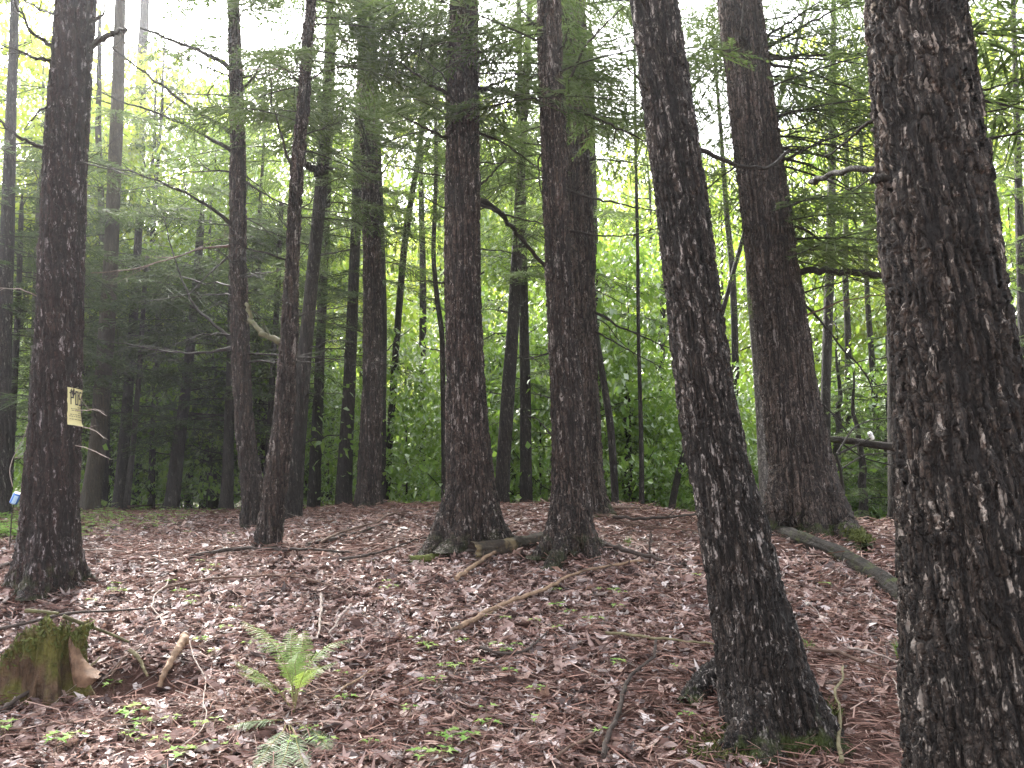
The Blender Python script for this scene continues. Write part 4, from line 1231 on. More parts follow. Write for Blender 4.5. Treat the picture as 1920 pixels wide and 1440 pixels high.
# the rotten log lying between the two middle trunks
def log(name, label, pix, r, r1, mat, cat="log", n=70, kk=40, sink=.3, endmat=None):
    P = np.array([ground_at(px, py) for px, py in pix])
    loc = P[0].copy()
    rad = np.linspace(r, r1, len(P)); P[:, 2] += rad * (1 - sink)
    Q = resample(np.concatenate([P, rad[:, None]], 1), n)
    th = np.linspace(0, 2 * np.pi, kk, endpoint=False)
    T = np.gradient(Q[:, :3], axis=0); T /= np.linalg.norm(T, axis=1)[:, None]
    A = np.cross(T, [0, 0, 1.0]); A /= np.linalg.norm(A, axis=1)[:, None]; B = np.cross(A, T)
    s = np.arange(n)[:, None] * .06
    rr = Q[:, 3:4] * (1 + .4 * vnoise(np.cos(th)[None] * 1.3 + 3, s * 1.6) + .3 * vnoise(np.sin(th)[None] * 3, s * 4 + 3) + .22 * vnoise(th[None] * 7, s * 3 + 30))
    V = Q[:, None, :3] + rr[..., None] * (np.cos(th)[None, :, None] * A[:, None] + np.sin(th)[None, :, None] * B[:, None])
    V[0] += -T[0] * (.03 * rng.random(kk))[:, None]; V[-1] += T[-1] * (.06 * rng.random(kk))[:, None]
    root = empty(name, loc, label, cat)
    b = MB()
    i = np.arange(n - 1)[:, None] * kk; j = np.arange(kk)[None]; j2 = (j + 1) % kk
    b.add(V.reshape(-1, 3), np.stack([i + j, i + j2, i + kk + j2, i + kk + j], -1).reshape(-1, 4))
    b.build("log_body", mat, root, loc)
    for e, sg in ((0, 1), (-1, -1)):
        c = Q[e, :3] + T[e] * .05 * sg
        b = MB(); b.polys(np.stack([V[e], np.roll(V[e], -1, 0), np.repeat(c[None], kk, 0)], 1))
        b.build("broken_end", endmat or ST_DARK, root, loc)
    return root
log("rotten_log", "short rotten log with bare yellow wood lying between the two middle trunks", [(886, 1050), (950, 1040), (1032, 1018)], .075, .06, LOGM, sink=.15)
log("mossy_log", "long dark log with mossy back slanting down to the thickest trunk", [(1432, 992), (1500, 1022), (1570, 1048), (1625, 1080), (1668, 1112), (1712, 1150)], .062, .07, LOG_MOSS, sink=.3)
log("mossy_log", "stubby moss-covered log in front of the big middle trunk's left root", [(772, 1058), (805, 1054), (842, 1044)], .035, .03, MOSS, sink=.3, endmat=MOSS)
log("grey_log", "weathered grey log behind the broad ridged trunk's mossy root", [(1585, 940), (1640, 966), (1700, 992)], .05, .06, LOG_MOSS, sink=.1)
# fallen trunk propped in the air behind the broad ridged trunk
d0 = 9.6
P = np.array([at(1535, 822, d0 + .1), at(1590, 826, d0), at(1640, 834, d0 - .1), at(1720, 843, d0 - .3)])
b = MB(); Q = resample(P, 30); b.tube(Q, np.linspace(.035, .05, 30), 14, 0, True, .06)
tag(b.build("propped_trunk", LOG_MOSS, None, Q[0]), "mossy thin trunk propped level in the air under the white can", "fallen trunk")

S = stick
S("fallen_stick", "dark stick lying across the foot of the thin leaning trunk", [(355, 1056), (400, 1047), (450, 1040), (520, 1041), (600, 1043), (660, 1047)], .014, ST_DARK, .01, n=26)
S("fallen_stick", "dark stick slanting up right of the thin leaning trunk", [(575, 1034), (640, 1018), (700, 1000), (748, 989)], .016, ST_DARK, .01)
S("fallen_stick", "thin dark stick just above the slanting dark stick on the mound", [(600, 1030), (660, 1005), (745, 972), (835, 955)], .010, ST_BROWN, .02)
S("fallen_stick", "long thin curved brown stick across the left middle of the litter", [(272, 1130), (330, 1112), (380, 1101), (450, 1096), (520, 1093), (570, 1097), (620, 1112), (660, 1128)], .008, ST_BROWN, .02, n=32)
S("fallen_stick", "tan stick slanting up toward the rotten log", [(855, 1100), (880, 1082), (905, 1062), (940, 1042), (972, 1025)], .014, ST_TAN, .015)
S("fallen_stick", "longest tan stick, lying in front of the two middle trunks", [(862, 1195), (930, 1155), (1010, 1125), (1100, 1086), (1150, 1075), (1205, 1067)], .013, ST_TAN, .02, n=30)
S("fallen_stick", "short tan stick low below the longest tan stick", [(845, 1200), (870, 1186), (905, 1170), (945, 1150)], .009, ST_TAN, .01)
S("fallen_stick", "dark stick lying right of the speckled trunk's roots", [(1113, 1032), (1145, 1040), (1180, 1052), (1240, 1070)], .019, ST_DARK, .03)
S("fallen_stick", "short dark twig standing up right of the speckled trunk", [(1218, 1062), (1219, 1062), (1222, 1062)], .008, ST_DARK, hs=[0, .12, .24], cat="twig")
S("fallen_stick", "greenish tan stick pointing at the leaning trunk from the left", [(1136, 1205), (1180, 1210), (1240, 1217), (1345, 1228)], .008, ST_GREEN, .02)
S("fallen_stick", "long dark stick slanting up from the bottom edge, left of the cone", [(1132, 1450), (1145, 1390), (1165, 1335), (1195, 1285), (1230, 1222)], .011, ST_DARK, .025, n=26)
S("fallen_stick", "thin brown stick crossing low from the bottom edge to the long dark stick", [(1045, 1445), (1100, 1408), (1150, 1375), (1190, 1348)], .006, ST_BROWN, .02)
S("fallen_stick", "dark forked stick lying in the middle of the near litter", [(900, 1232), (940, 1247), (985, 1243), (1025, 1205)], .008, ST_DARK, .02, ntw=3)
S("fallen_stick", "curved olive stick standing from the bottom edge right of the leaning trunk", [(1580, 1460), (1575, 1400), (1571, 1350), (1582, 1275)], .008, ST_GREEN, .03)
S("fallen_stick", "pale bare twig beside the thickest trunk's foot", [(1712, 1425), (1690, 1370), (1686, 1310), (1675, 1297)], .005, ST_PALE, .03, cat="twig")
S("fallen_stick", "brown branch with twigs between the leaning trunk and the thickest trunk", [(1515, 1238), (1570, 1246), (1630, 1270), (1700, 1312)], .009, ST_BROWN, .03, ntw=8)
S("fallen_stick", "grey brown twig just above the branched brown one near the thickest trunk", [(1590, 1236), (1640, 1246), (1712, 1275)], .006, ST_PALE, .03, ntw=3)
S("broken_branch", "thick tan broken branch leaning over the hollow right of the stump", [(347, 1226), (330, 1258), (312, 1290), (297, 1316)], .020, ST_TAN, hs=[.06, .05, .04, .0], cat="branch", n=24, k=12)
S("fallen_stick", "crooked white bare twig right of the tan broken branch", [(354, 1222), (365, 1260), (377, 1300), (380, 1330), (389, 1362), (372, 1400), (335, 1432)], .0034, ST_PALE, .03, cat="twig", n=30, ntw=3)
S("fallen_stick", "thin olive stick leaning against the tan broken branch", [(240, 1255), (258, 1268), (276, 1285)], .010, ST_GREEN, hs=[.05, .04, .0])
S("fallen_stick", "arched brown twig reaching over the hollow by the stump", [(205, 1310), (235, 1262), (275, 1236), (320, 1228)], .005, ST_BROWN, .05, cat="twig")
S("fallen_stick", "dark root-like stick curving along the ground below the stump", [(-10, 1362), (40, 1328), (80, 1310), (128, 1304)], .010, ST_DARK, .02)
S("fallen_stick", "dark slanting twig right of the stump slab", [(152, 1306), (170, 1278), (186, 1256)], .007, ST_GREEN, .03, cat="twig")
S("fallen_stick", "bleached upright-lying twig above the fern", [(601, 1130), (600, 1165), (594, 1215)], .009, ST_PALE, .015, cat="twig")
S("fallen_stick", "bleached knotty twig right of the bleached one above the fern", [(658, 1150), (640, 1170), (616, 1205)], .008, ST_PALE, .015, cat="twig")
S("fallen_stick", "pale forked twig in the litter above the stump's right side", [(316, 1098), (290, 1135), (283, 1155), (305, 1192)], .005, ST_PALE, .02, cat="twig", ntw=2)
S("fallen_stick", "thin brown stick to the left of the fern's lowest frond", [(0, 1395), (70, 1385), (150, 1372), (190, 1375)], .005, ST_BROWN, .02)
S("fallen_stick", "thin grey stick between the fern and the dark forked stick", [(640, 1315), (668, 1295), (700, 1275)], .006, ST_TAN, .02)
S("fallen_stick", "dark stick beside the right flank of the leaning trunk's shadowed foot", [(1290, 1278), (1320, 1272), (1358, 1268)], .007, ST_DARK, .02)
S("fallen_stick", "long grey stick along the crest behind the half hidden trunk", [(1115, 968), (1160, 972), (1230, 966), (1310, 958)], .016, ST_BROWN, .06, ntw=6, Ltw=.4)
S("fallen_stick", "dark twiggy stick in the brush heap on the crest left of the leaning trunk", [(1150, 985), (1200, 990), (1260, 985), (1320, 978)], .014, ST_DARK, .05, ntw=10, Ltw=.5)
S("fallen_stick", "pale long stick sloping down the brush heap left of the leaning trunk", [(1120, 975), (1190, 996), (1260, 1004), (1330, 1010)], .010, ST_BROWN, .03, ntw=6, Ltw=.4)
S("fallen_stick", "dark stick at the left edge beside the posted trunk's foot", [(-10, 1082), (20, 1074), (45, 1062)], .016, ST_DARK, .02)
S("fallen_stick", "pale twig lying right of the posted trunk's foot", [(146, 1042), (190, 1040), (232, 1044)], .007, ST_PALE, .01, cat="twig")
S("fallen_stick", "two-pronged dark stick left of the big middle trunk's roots", [(640, 1062), (700, 1052), (760, 1030), (800, 1020)], .009, ST_DARK, .02, ntw=3)
S("fallen_stick", "long bent grey stick on the crest left of the long-leaved sapling", [(240, 962), (290, 955), (330, 952), (360, 958)], .014, ST_BROWN, .06)
# sticks lying on top of the stump
d = stump_loc[1] - .02
for lab, pix, r, mt, dd in (("dark stick resting across the top of the mossy stump", [(-15, 1182), (60, 1166), (95, 1156), (140, 1148), (200, 1146), (272, 1141)], .009, ST_DARK, .05),
                            ("short mossy stick lying on the very top of the stump", [(48, 1145), (80, 1147), (110, 1150)], .012, ST_MOSS, -.05),
                            ("mossy stick slanting from the stump top down to the litter", [(118, 1155), (160, 1172), (205, 1188), (242, 1204)], .011, ST_MOSS, -.02)):
    P = np.array([at(px, py, d + dd + (.25 if px > 135 else 0) * min(1, (px - 135) / 80)) for px, py in pix])
    b = MB(); Q = resample(P, 20); b.tube(Q, np.linspace(r, r * .6, 20), 8, 0, True, .07)
    tag(b.build("fallen_stick", mt, None, Q[0]), lab, "stick")

# ------------------------------------------------------------------ posted sign, wrapped round the left trunk
def sign():
    t = TREES["T1"]
    zc = at(133, 762, 6.0)[2]
    s, r = stem_at(t, zc)
    Rr = r * 1.0 + .012
    H, A0, A1 = .275, R(24), R(128)
    vdir = math.atan2(s[1] - 0, s[0] - 0)                    # direction camera -> trunk
    front = vdir + math.pi
    def pt(u, v, off=0.0):                                   # u 0..1 across, v 0..1 up, seen from the camera left to right
        a = front + A0 + (A1 - A0) * u
        sx, rx = stem_at(t, zc - H / 2 + H * v)
        rr = Rr + off + .006 * math.sin(v * 5 + u * 3) + (.012 * max(0, .12 - u) / .12) + (.01 * max(0, .1 - v) / .1)
        return np.array([sx[0] + rr * math.cos(a), sx[1] + rr * math.sin(a), zc - H / 2 + H * v - .012 * u])
    root = empty("posted_sign", pt(.3, 0), "yellow paper notice with big black lettering wrapped round the left trunk", "sign")
    loc = np.array(root.location)
    U, Vn = 28, 24
    G = np.array([[pt(u + (.015 * math.sin(v * 17) if u in (0, 1) else 0), v) for u in np.linspace(0, 1, U)] for v in np.linspace(0, 1, Vn)])
    Gb = np.array([[pt(u, v, -.0015) for u in np.linspace(0, 1, U)] for v in np.linspace(0, 1, Vn)])
    b = MB()
    i = np.arange(Vn - 1)[:, None] * U; j = np.arange(U - 1)[None]
    f = np.stack([i + j, i + j + 1, i + U + j + 1, i + U + j], -1).reshape(-1, 4)
    b.add(G.reshape(-1, 3), f); b.add(Gb.reshape(-1, 3), f[:, ::-1])
    b.build("sheet", plain("sign_yellow", (.72, .66, .34), .6), root, loc)
    ink = plain("sign_ink", (.03, .028, .022), .7)
    w_, h_ = .30, .10
    LET = {"P": [(0, 0, w_, 1), (w_, 1 - h_, 1, 1), (w_, .45, 1, .45 + h_), (1 - w_, .45 + h_, 1, 1 - h_)],
           "O": [(0, 0, w_, 1), (1 - w_, 0, 1, 1), (w_, 0, 1 - w_, h_), (w_, 1 - h_, 1 - w_, 1)],
           "S": [(0, 1 - h_, 1, 1), (0, .5, w_, 1 - h_), (0, .45, 1, .45 + h_), (1 - w_, h_, 1, .45), (0, 0, 1, h_)],
           "T": [(0, 1 - h_, 1, 1), (.36, 0, .64, 1 - h_)],
           "E": [(0, 0, w_, 1), (w_, 1 - h_, 1, 1), (w_, .45, .85, .45 + h_), (w_, 0, 1, h_)],
           "D": [(0, 0, w_, 1), (w_, 1 - h_, .8, 1), (w_, 0, .8, h_), (1 - w_, h_, 1, 1 - h_)]}
    b = MB()
    for q, chh in enumerate("POSTED"):
        u0 = .07 + q * .148
        for (a0, c0, a1, c1) in LET[chh]:
            for e in range(3):
                ua = u0 + .112 * (a0 + (a1 - a0) * e / 3); ub = u0 + .112 * (a0 + (a1 - a0) * (e + 1) / 3)
                va, vb = .55 + .38 * c0, .55 + .38 * c1
                b.polys([[pt(ua, va, .003), pt(ub, va, .003), pt(ub, vb, .003), pt(ua, vb, .003)]])
    b.build("lettering", ink, root, loc, smooth_=False)
    b = MB()                                                 # lines of small illegible print
    for row, (v0, u0) in enumerate(((.48, .3), (.43, .08), (.385, .1), (.33, .32), (.275, .06), (.225, .04), (.15, .05))):
        u = u0
        while u < .93:
            wl = random.uniform(.03, .08)
            b.polys([[pt(u, v0, .0025), pt(u + wl, v0, .0025), pt(u + wl, v0 + .022, .0025), pt(u, v0 + .022, .0025)]])
            u += wl + .02
            if row > 4 and u > .45: break
    b.build("small_print", plain("sign_print", (.22, .20, .12), .7), root, loc, smooth_=False)
    b = MB(); p = pt(.28, 1.03, .004); q_ = pt(.28, 1.03, -.03)
    b.tube(np.array([q_, p, p + (p - q_) * .05]), np.array([.002, .002, .005]), 8)
    b.build("nail", plain("nail_steel", (.5, .46, .35), .4, .8), root, loc)
sign()

# ------------------------------------------------------------------ cans stuck on twigs
def lathe(prof, c, axis_, k=28):
    axis_ = np.asarray(axis_, float) / np.linalg.norm(axis_)
    A = np.cross(axis_, [0.3, .9, .1]); A /= np.linalg.norm(A); B = np.cross(axis_, A)
    th = np.linspace(0, 2 * np.pi, k, endpoint=False)
    V = np.array([[c + axis_ * h_ + r_ * (math.cos(t) * A + math.sin(t) * B) for t in th] for r_, h_ in prof])
    n = len(prof)
    i = np.arange(n - 1)[:, None] * k; j = np.arange(k)[None]; j2 = (j + 1) % k
    return V, np.stack([i + j, i + j2, i + k + j2, i + k + j], -1).reshape(-1, 4)

def can(label, c, axis_, mats, s=1.0):
    root = empty("drink_can", c, label, "can")
    h = .055 * s
    for nm, prof, mt in (("can_body", [(.031 * s, -h * .9), (.033 * s, -h * .82), (.033 * s, h * .7), (.030 * s, h * .88)], mats[0]),
                         ("can_base", [(.030 * s, h * .88), (.026 * s, h * 1.0), (.022 * s, h * 1.02), (.018 * s, h * .93), (.001, h * .88)], mats[1]),
                         ("can_lid", [(.031 * s, -h * .9), (.027 * s, -h * 1.0), (.025 * s, -h * .97), (.001, -h * .97)], mats[1])):
        V, F = lathe(prof, np.asarray(c), axis_)
        b = MB(); b.add(V.reshape(-1, 3), F); b.build(nm, mt, root, c)
    # pale upright band on the side nearest the camera
    if len(mats) > 2:
        V, F = lathe([(.0334 * s, -h * .8), (.0334 * s, h * .62)], np.asarray(c), axis_, 28)
        mid = V.mean(0); dist = np.linalg.norm(mid - CAM, axis=1); q0 = int(np.argmin(dist))
        sel = [(q0 + q) % 28 for q in range(-2, 4)]
        b = MB()
        for q in sel[:-1]:
            q2 = (q + 1) % 28
            b.polys([[V[0, q], V[0, q2], V[1, q2], V[1, q]]])
        b.build("pale_band", mats[2], root, c)
    return root
SILVER = plain("can_silver", (.75, .75, .76), .35, .6)
cb_ = at(29, 934, 7.6)
can("blue drink can stuck upside down on a thin stake by the posted trunk", cb_, (.42, -.1, .9), [plain("can_blue", (.04, .17, .55), .35), SILVER, plain("can_pale_blue", (.45, .66, .85), .35)])
g = ground_at(21, 1003)
b = MB(); b.tube(resample([np.array([at(20, 1000, 7.6)[0], 7.6, float(height(at(20, 1000, 7.6)[0], 7.6)) - .05]), at(22, 965, 7.6), cb_ - np.array([.012, 0, .04])], 10), np.linspace(.007, .005, 10), 7)
tag(b.build("thin_stake", ST_DARK, None, g), "thin dark stake holding up the blue can", "stake")
b = MB(); b.tube(resample([at(24, 912, 7.7), at(17, 885, 7.75), at(22, 862, 7.8), at(45, 820, 7.9), at(60, 770, 8.0)], 16), np.linspace(.004, .0025, 16), 6)
twigs(b, resample([at(17, 885, 7.75), at(45, 820, 7.9), at(60, 770, 8.0)], 10), np.full(10, .004), 6, .35, seed=3)
tag(b.build("bare_twig", ST_PALE, None, at(24, 912, 7.7)), "pale bare twig curving up above the blue can", "twig")
cw = at(1633, 817, 8.6)
can("small white can on a dead branch tip right of the broad ridged trunk", cw, (-.45, -.35, .75), [plain("can_white", (.85, .85, .84), .4), plain("can_white_end", (.8, .8, .8), .35, .2)], .78)
b = MB(); Pq = resample([at(1568, 852, 8.5), at(1600, 838, 8.6), at(1634, 821, 8.6)], 12); b.tube(Pq, np.linspace(.014, .008, 12), 8, 0, True, .05); twigs(b, Pq, np.full(12, .008), 5, .35, seed=9)
b.tube(resample([at(1568, 852, 8.5), at(1576, 880, 8.5), at(1582, 930, 8.5), at(1578, 965, 8.5)], 12), np.linspace(.014, .02, 12), 8)
b.tube(resample([at(1568, 852, 8.5), at(1600, 800, 8.7), at(1640, 785, 8.9), at(1690, 783, 9.1)], 14), np.linspace(.010, .005, 14), 6)
b.tube(resample([at(1576, 880, 8.5), at(1620, 852, 8.7), at(1690, 848, 9.1)], 14), np.linspace(.008, .004, 14), 6)
b.tube(resample([at(1576, 830, 8.6), at(1620, 860, 8.5), at(1695, 878, 8.4)], 14), np.linspace(.010, .006, 14), 6)
tag(b.build("dead_bush", BRANCH, None, at(1578, 965, 8.5)), "bare dark dead brush holding the white can", "dead bush")

# ------------------------------------------------------------------ ferns
def frond(b, P, wmax, rs, mt=0, npair=20, npin=10):
    n = len(P)
    t = np.linspace(.42, .985, npair)
    s = np.linspace(0, 1, n)
    for tt in t:
        p = np.array([np.interp(tt, s, P[:, k]) for k in range(3)])
        q = np.array([np.interp(min(1, tt + .03), s, P[:, k]) for k in range(3)])
        T = q - p; T /= np.linalg.norm(T) + 1e-9
        sd = np.cross(T, [0, 0, 1.0]); sd /= np.linalg.norm(sd) + 1e-9
        nn = np.cross(sd, T)
        wl = wmax * min(1, (tt - .34) * 4) * (1 - tt) ** .62 * 1.25 * rs.uniform(.85, 1.1) + .006
        for sg in (-1, 1):
            dv = sd * sg * .95 + T * .30 - nn * rs.uniform(.0, .25)
            dv /= np.linalg.norm(dv)
            u = (np.arange(npin) + .6) / npin
            pos = p + dv * (wl * u)[:, None] - nn * (wl * .18 * u ** 2)[:, None]
            pl = wl * .095 * (1.12 - u) + .0028
            for g2 in (-1, 1):
                d2 = T * g2 * .9 + dv * .45
                d2 = d2 / np.linalg.norm(d2)
                tip = pos + d2 * pl[:, None] - nn * (pl * .1)[:, None]
                wv = dv * (wl / npin * .42)
                b.polys(np.stack([pos - wv, pos + wv, tip + wv * .3, tip - wv * .5], 1), mt)
    b.tube(P, np.linspace(.0035, .001, n), 5, mt + 1, False)

RACH = wood("fern_stalk", (.12, .10, .04), (.26, .24, .10))
def fern(base_px, fronds, label, dep=None, mat=FERN, wmax=.085, name="fern", seed=1):
    rs = np.random.default_rng(seed)
    g = ground_at(*base_px)
    root = empty(name, g, label, "fern")
    for pix, dd, hsag in fronds:
        P = [g + np.array([0, 0, 0])]
        k = len(pix)
        for q, (px, py) in enumerate(pix):
            gh = ground_at(px, py)[1]
            P.append(at(px, py, min(g[1] + dd * (q + 1) / k, gh - .14)))
        Q = resample(np.array(P), 26)
        b = MB(); frond(b, Q, wmax * rs.uniform(.85, 1.15), rs)
        b.build("frond", [mat, RACH], root, g, smooth_=False)
    return root
fern((551, 1338), [([(545, 1270), (520, 1215), (490, 1185), (455, 1165)], .35, 0), ([(548, 1265), (545, 1215), (548, 1178)], .35, 0), ([(556, 1265), (565, 1220), (572, 1182)], .4, 0),
                   ([(565, 1270), (595, 1225), (625, 1205), (662, 1198)], .25, 0), ([(560, 1280), (590, 1255), (632, 1240)], .1, 0), ([(520, 1290), (490, 1265), (442, 1240)], .0, 0),
                   ([(525, 1298), (490, 1275), (448, 1260)], -.1, 0), ([(548, 1285), (535, 1250), (515, 1230)], -.05, 0), ([(560, 1290), (572, 1258), (598, 1248)], -.12, 0), ([(556, 1275), (552, 1245), (560, 1225)], .15, 0)],
     "pale green fern with spreading lacy fronds in the near litter", wmax=.092, seed=4)
fern((540, 1352), [([(530, 1372), (505, 1400), (480, 1440)], -.22, 0), ([(552, 1375), (560, 1405), (572, 1445)], -.22, 0), ([(575, 1362), (600, 1380), (615, 1405)], -.12, 0), ([(510, 1350), (470, 1352), (425, 1362)], -.05, 0), ([(545, 1380), (535, 1415), (520, 1455)], -.25, 0)],
     "darker low fern fronds drooping below the pale fern", mat=FERN_D, wmax=.095, seed=8)
fern((197, 962), [([(185, 948), (172, 945)], -.1, 0), ([(195, 940), (190, 936)], .1, 0), ([(206, 944), (222, 942)], .05, 0), ([(202, 950), (216, 955)], -.3, 0), ([(190, 952), (178, 960)], -.3, 0)],
     "small bright fern at the edge of the dark wood beside the olive-brown trunk", wmax=.10, seed=12)
fern((437, 958), [([(430, 940), (424, 934)], .1, 0), ([(442, 936), (446, 930)], .1, 0), ([(447, 944), (458, 940)], .0, 0), ([(428, 948), (418, 946)], -.1, 0)],
     "small fern at the foot of the slim bare-limbed trunk", mat=FERN_D, wmax=.08, seed=13)
fern((1640, 952), [([(1625, 925), (1600, 915)], -.2, 0), ([(1640, 915), (1640, 900)], .1, 0), ([(1655, 925), (1675, 918)], .0, 0), ([(1630, 938), (1612, 940)], -.3, 0), ([(1652, 940), (1670, 945)], -.3, 0)],
     "feathery green fern under the propped trunk right of the broad ridged trunk", mat=FERN_D, wmax=.14, seed=14)

# long-leaved sapling at the shaded crest
def sapling():
    g = ground_at(322, 957)
    root = empty("leafy_sapling", g, "bright long-leaved sapling on the crest in front of the slanted dark trunk", "sapling")
    b = MB()
    top = at(312, 915, g[1])
    stems = [[g, at(316, 935, g[1]), at(300, 918, g[1] - .1)], [g, at(320, 930, g[1]), at(326, 908, g[1] - .1)], [g, at(326, 935, g[1]), at(350, 922, g[1] - .15)]]
    lv = MB()
    rs = np.random.default_rng(3)
    for s_ in stems:
        Q = resample(np.array(s_), 10); b.tube(Q, np.linspace(.006, .003, 10), 6)
        for q in range(9):
            p = Q[rs.integers(5, 10)]; a = rs.uniform(0, 6.28); L = rs.uniform(.12, .2)
            d_ = np.array([math.cos(a), math.sin(a), rs.uniform(-.1, .5)]); w_ = np.array([-math.sin(a), math.cos(a), .15]) * L * .15
            lv.add(np.array([p, p + d_ * L * .4 + w_, p + d_ * L - [0, 0, .05], p + d_ * L * .4 - w_]), [[0, 1, 2, 3]])
    b.build("stem", ST_GREEN, root, g); lv.build("foliage", SEED, root, g, smooth_=False)
sapling()

# maple seedlings -------------------------------------------------------------
ANG = np.array([-90, -58, -18, 6, 34, 62, 90, 118, 146, 174, 198, 238.]) * np.pi / 180
RADI = np.array([.22, .45, .92, .42, .95, .42, 1.15, .42, .95, .42, .92, .45])
def maple_leaf(b, c, dirv, L, rs, mt=0):
    dirv = dirv / np.linalg.norm(dirv)
    sd = np.cross(dirv, [0, 0, 1.0]); sd /= np.linalg.norm(sd); nn = np.cross(sd, dirv)
    du = np.cos(ANG) * RADI; dv = np.sin(ANG) * RADI
    V = c + (sd * du[:, None] + dirv * dv[:, None]) * L * .5 + nn * ((np.abs(du) * .12 - dv ** 2 * .12 + rs.normal(0, .03, 12)) * L)[:, None]
    V = np.concatenate([V, c[None]])
    b.add(V, [[q, (q + 1) % 12, 12] for q in range(12)], mt)

def seed_proto(seed, nl, size):
    rs = np.random.default_rng(seed)
    root = empty("maple_seedling", (0, 0, 0))
    b = MB(); h = rs.uniform(.05, .09)
    b.tube(np.array([[0, 0, -.02], [.003, 0, h * .5], [0, .004, h]]), np.array([.0018, .0015, .0012]), 5)
    lv = MB()
    for q in range(nl):
        a = 6.283 * q / nl + rs.uniform(-.4, .4)
        d_ = np.array([math.cos(a), math.sin(a), rs.uniform(-.1, .25)])
        L = size * rs.uniform(.75, 1.2)
        c = np.array([0, 0, h]) + d_ * L * .62
        b.tube(np.array([[0, 0, h], c - d_ * L * .1]), np.array([.001, .0008]), 4, 0, False)
        maple_leaf(lv, c, d_, L, rs)
    b.build("stem", ST_GREEN, root); lv.build("foliage", SEED, root, smooth_=False)
    return root
SP = [seed_proto(51, 2, .06), seed_proto(52, 3, .065), seed_proto(53, 4, .06), seed_proto(54, 5, .07)]
sp_used = set()
SEEDS = [(105, 1412, 3, 1.0, "pale yellow-green seedling at the bottom left corner"), (142, 1412, 1, .9, "yellow-green seedling right of the bottom corner seedling"),
 (248, 1362, 3, 1.15, "largest maple seedling clump below the hollow by the stump"), (268, 1378, 2, .95, None), (240, 1398, 2, .8, None), (213, 1306, 2, .95, "maple seedling at the lip of the hollow right of the stump"),
 (342, 1438, 3, 1.0, "maple seedling at the bottom edge left of the lower fern"), (2, 1388, 3, 1.0, "maple seedling cut by the left edge below the stump"), (322, 1376, 1, .8, None), (400, 1385, 1, .9, "maple seedling left of the lower fern fronds"),
 (798, 1222, 2, .75, None), (806, 1234, 1, .8, None), (866, 1216, 2, .7, None), (930, 1230, 1, .8, None), (948, 1236, 2, .8, None), (966, 1230, 1, .7, None), (832, 1268, 2, .8, None), (800, 1292, 2, .75, None), (822, 1302, 1, .85, None),
 (1046, 1150, 3, .85, "branching maple seedling under the longest tan stick"), (1070, 1162, 2, .75, None), (1100, 1175, 2, .75, None), (1122, 1178, 1, .7, None), (1156, 1156, 1, .8, "lone seedling right below the longest tan stick's end"), (1148, 1120, 2, .8, None), (1165, 1128, 1, .7, None),
 (1005, 1182, 1, .7, None), (912, 1166, 2, .7, None), (946, 1178, 1, .7, None), (768, 1358, 1, .9, "grey-green seedling right of the lower fern"), (848, 1406, 3, .95, "bright seedling pair near the bottom edge in the middle"), (882, 1408, 3, .95, None), (912, 1358, 0, .8, None), (1002, 1380, 0, .8, None), (1006, 1322, 1, .9, "brownish seedling in the middle of the near leaves"),
 (648, 1328, 2, .85, "maple seedling right of the pale fern's stalks"), (590, 1416, 1, .75, None), (612, 1418, 1, .75, None), (420, 1196, 1, .8, None), (372, 1216, 2, .85, "maple seedling above the tan broken branch"), (100, 1116, 1, .8, "seedling at the foot of the posted trunk"), (132, 1102, 1, .8, None),
 (375, 1066, 1, .7, None), (336, 1120, 2, .75, None), (362, 1136, 1, .75, None), (500, 1003, 1, .6, None), (740, 1115, 1, .7, None), (722, 1118, 1, .65, None), (430, 1012, 1, .7, None), (350, 1005, 2, .7, None), (210, 1118, 2, .7, None), (318, 1105, 1, .7, None), (1545, 1112, 1, .8, "seedling in the litter under the long mossy log"),
 (640, 1292, 0, .8, None), (440, 1158, 1, .7, None), (790, 1440, 2, 1.0, None), (830, 1440, 3, 1.0, "maple seedlings cut by the bottom edge in the middle")]
_r = random.Random(8)
for q in range(34):
    SEEDS.append((_r.uniform(120, 1330), 1060 + 375 * _r.random() ** .8, _r.randrange(3), _r.uniform(.6, .9), None))
for px, py, k, s_, lab in SEEDS:
    p = SP[k]; g = ground_at(px, py)
    if k not in sp_used: sp_used.add(k); r = p
    else:
        r = p.copy(); COL.objects.link(r)
        for ch in p.children: c = ch.copy(); COL.objects.link(c); c.parent = r
    r.location = g + np.array([0, 0, .012]); r.rotation_euler = (0, 0, random.uniform(0, 6.28)); r.scale = (s_,) * 3
    tag(r, lab or "small light green maple seedling among the brown fallen leaves", "seedling", "maple seedlings in the litter")

# light green ground cover at the left, behind the posted trunk
b = MB(); rs = np.random.default_rng(9)
cnt = 0
while cnt < 900:
    px = rs.uniform(-60, 480); py = rs.uniform(958, 1015)
    if px > 60 and rs.random() < (px - 60) / 420 + (py - 960) / 90: continue
    g = ground_at(px, py); cnt += 1
    for q in range(3):
        a = rs.uniform(0, 6.28)
        maple_leaf(b, g + [rs.normal(0, .05), rs.normal(0, .05), rs.uniform(.02, .09)], np.array([math.cos(a), math.sin(a), rs.uniform(-.1, .3)]), rs.uniform(.04, .075), rs)
tag(b.build("ground_cover", SEED, smooth_=False), kind="stuff")

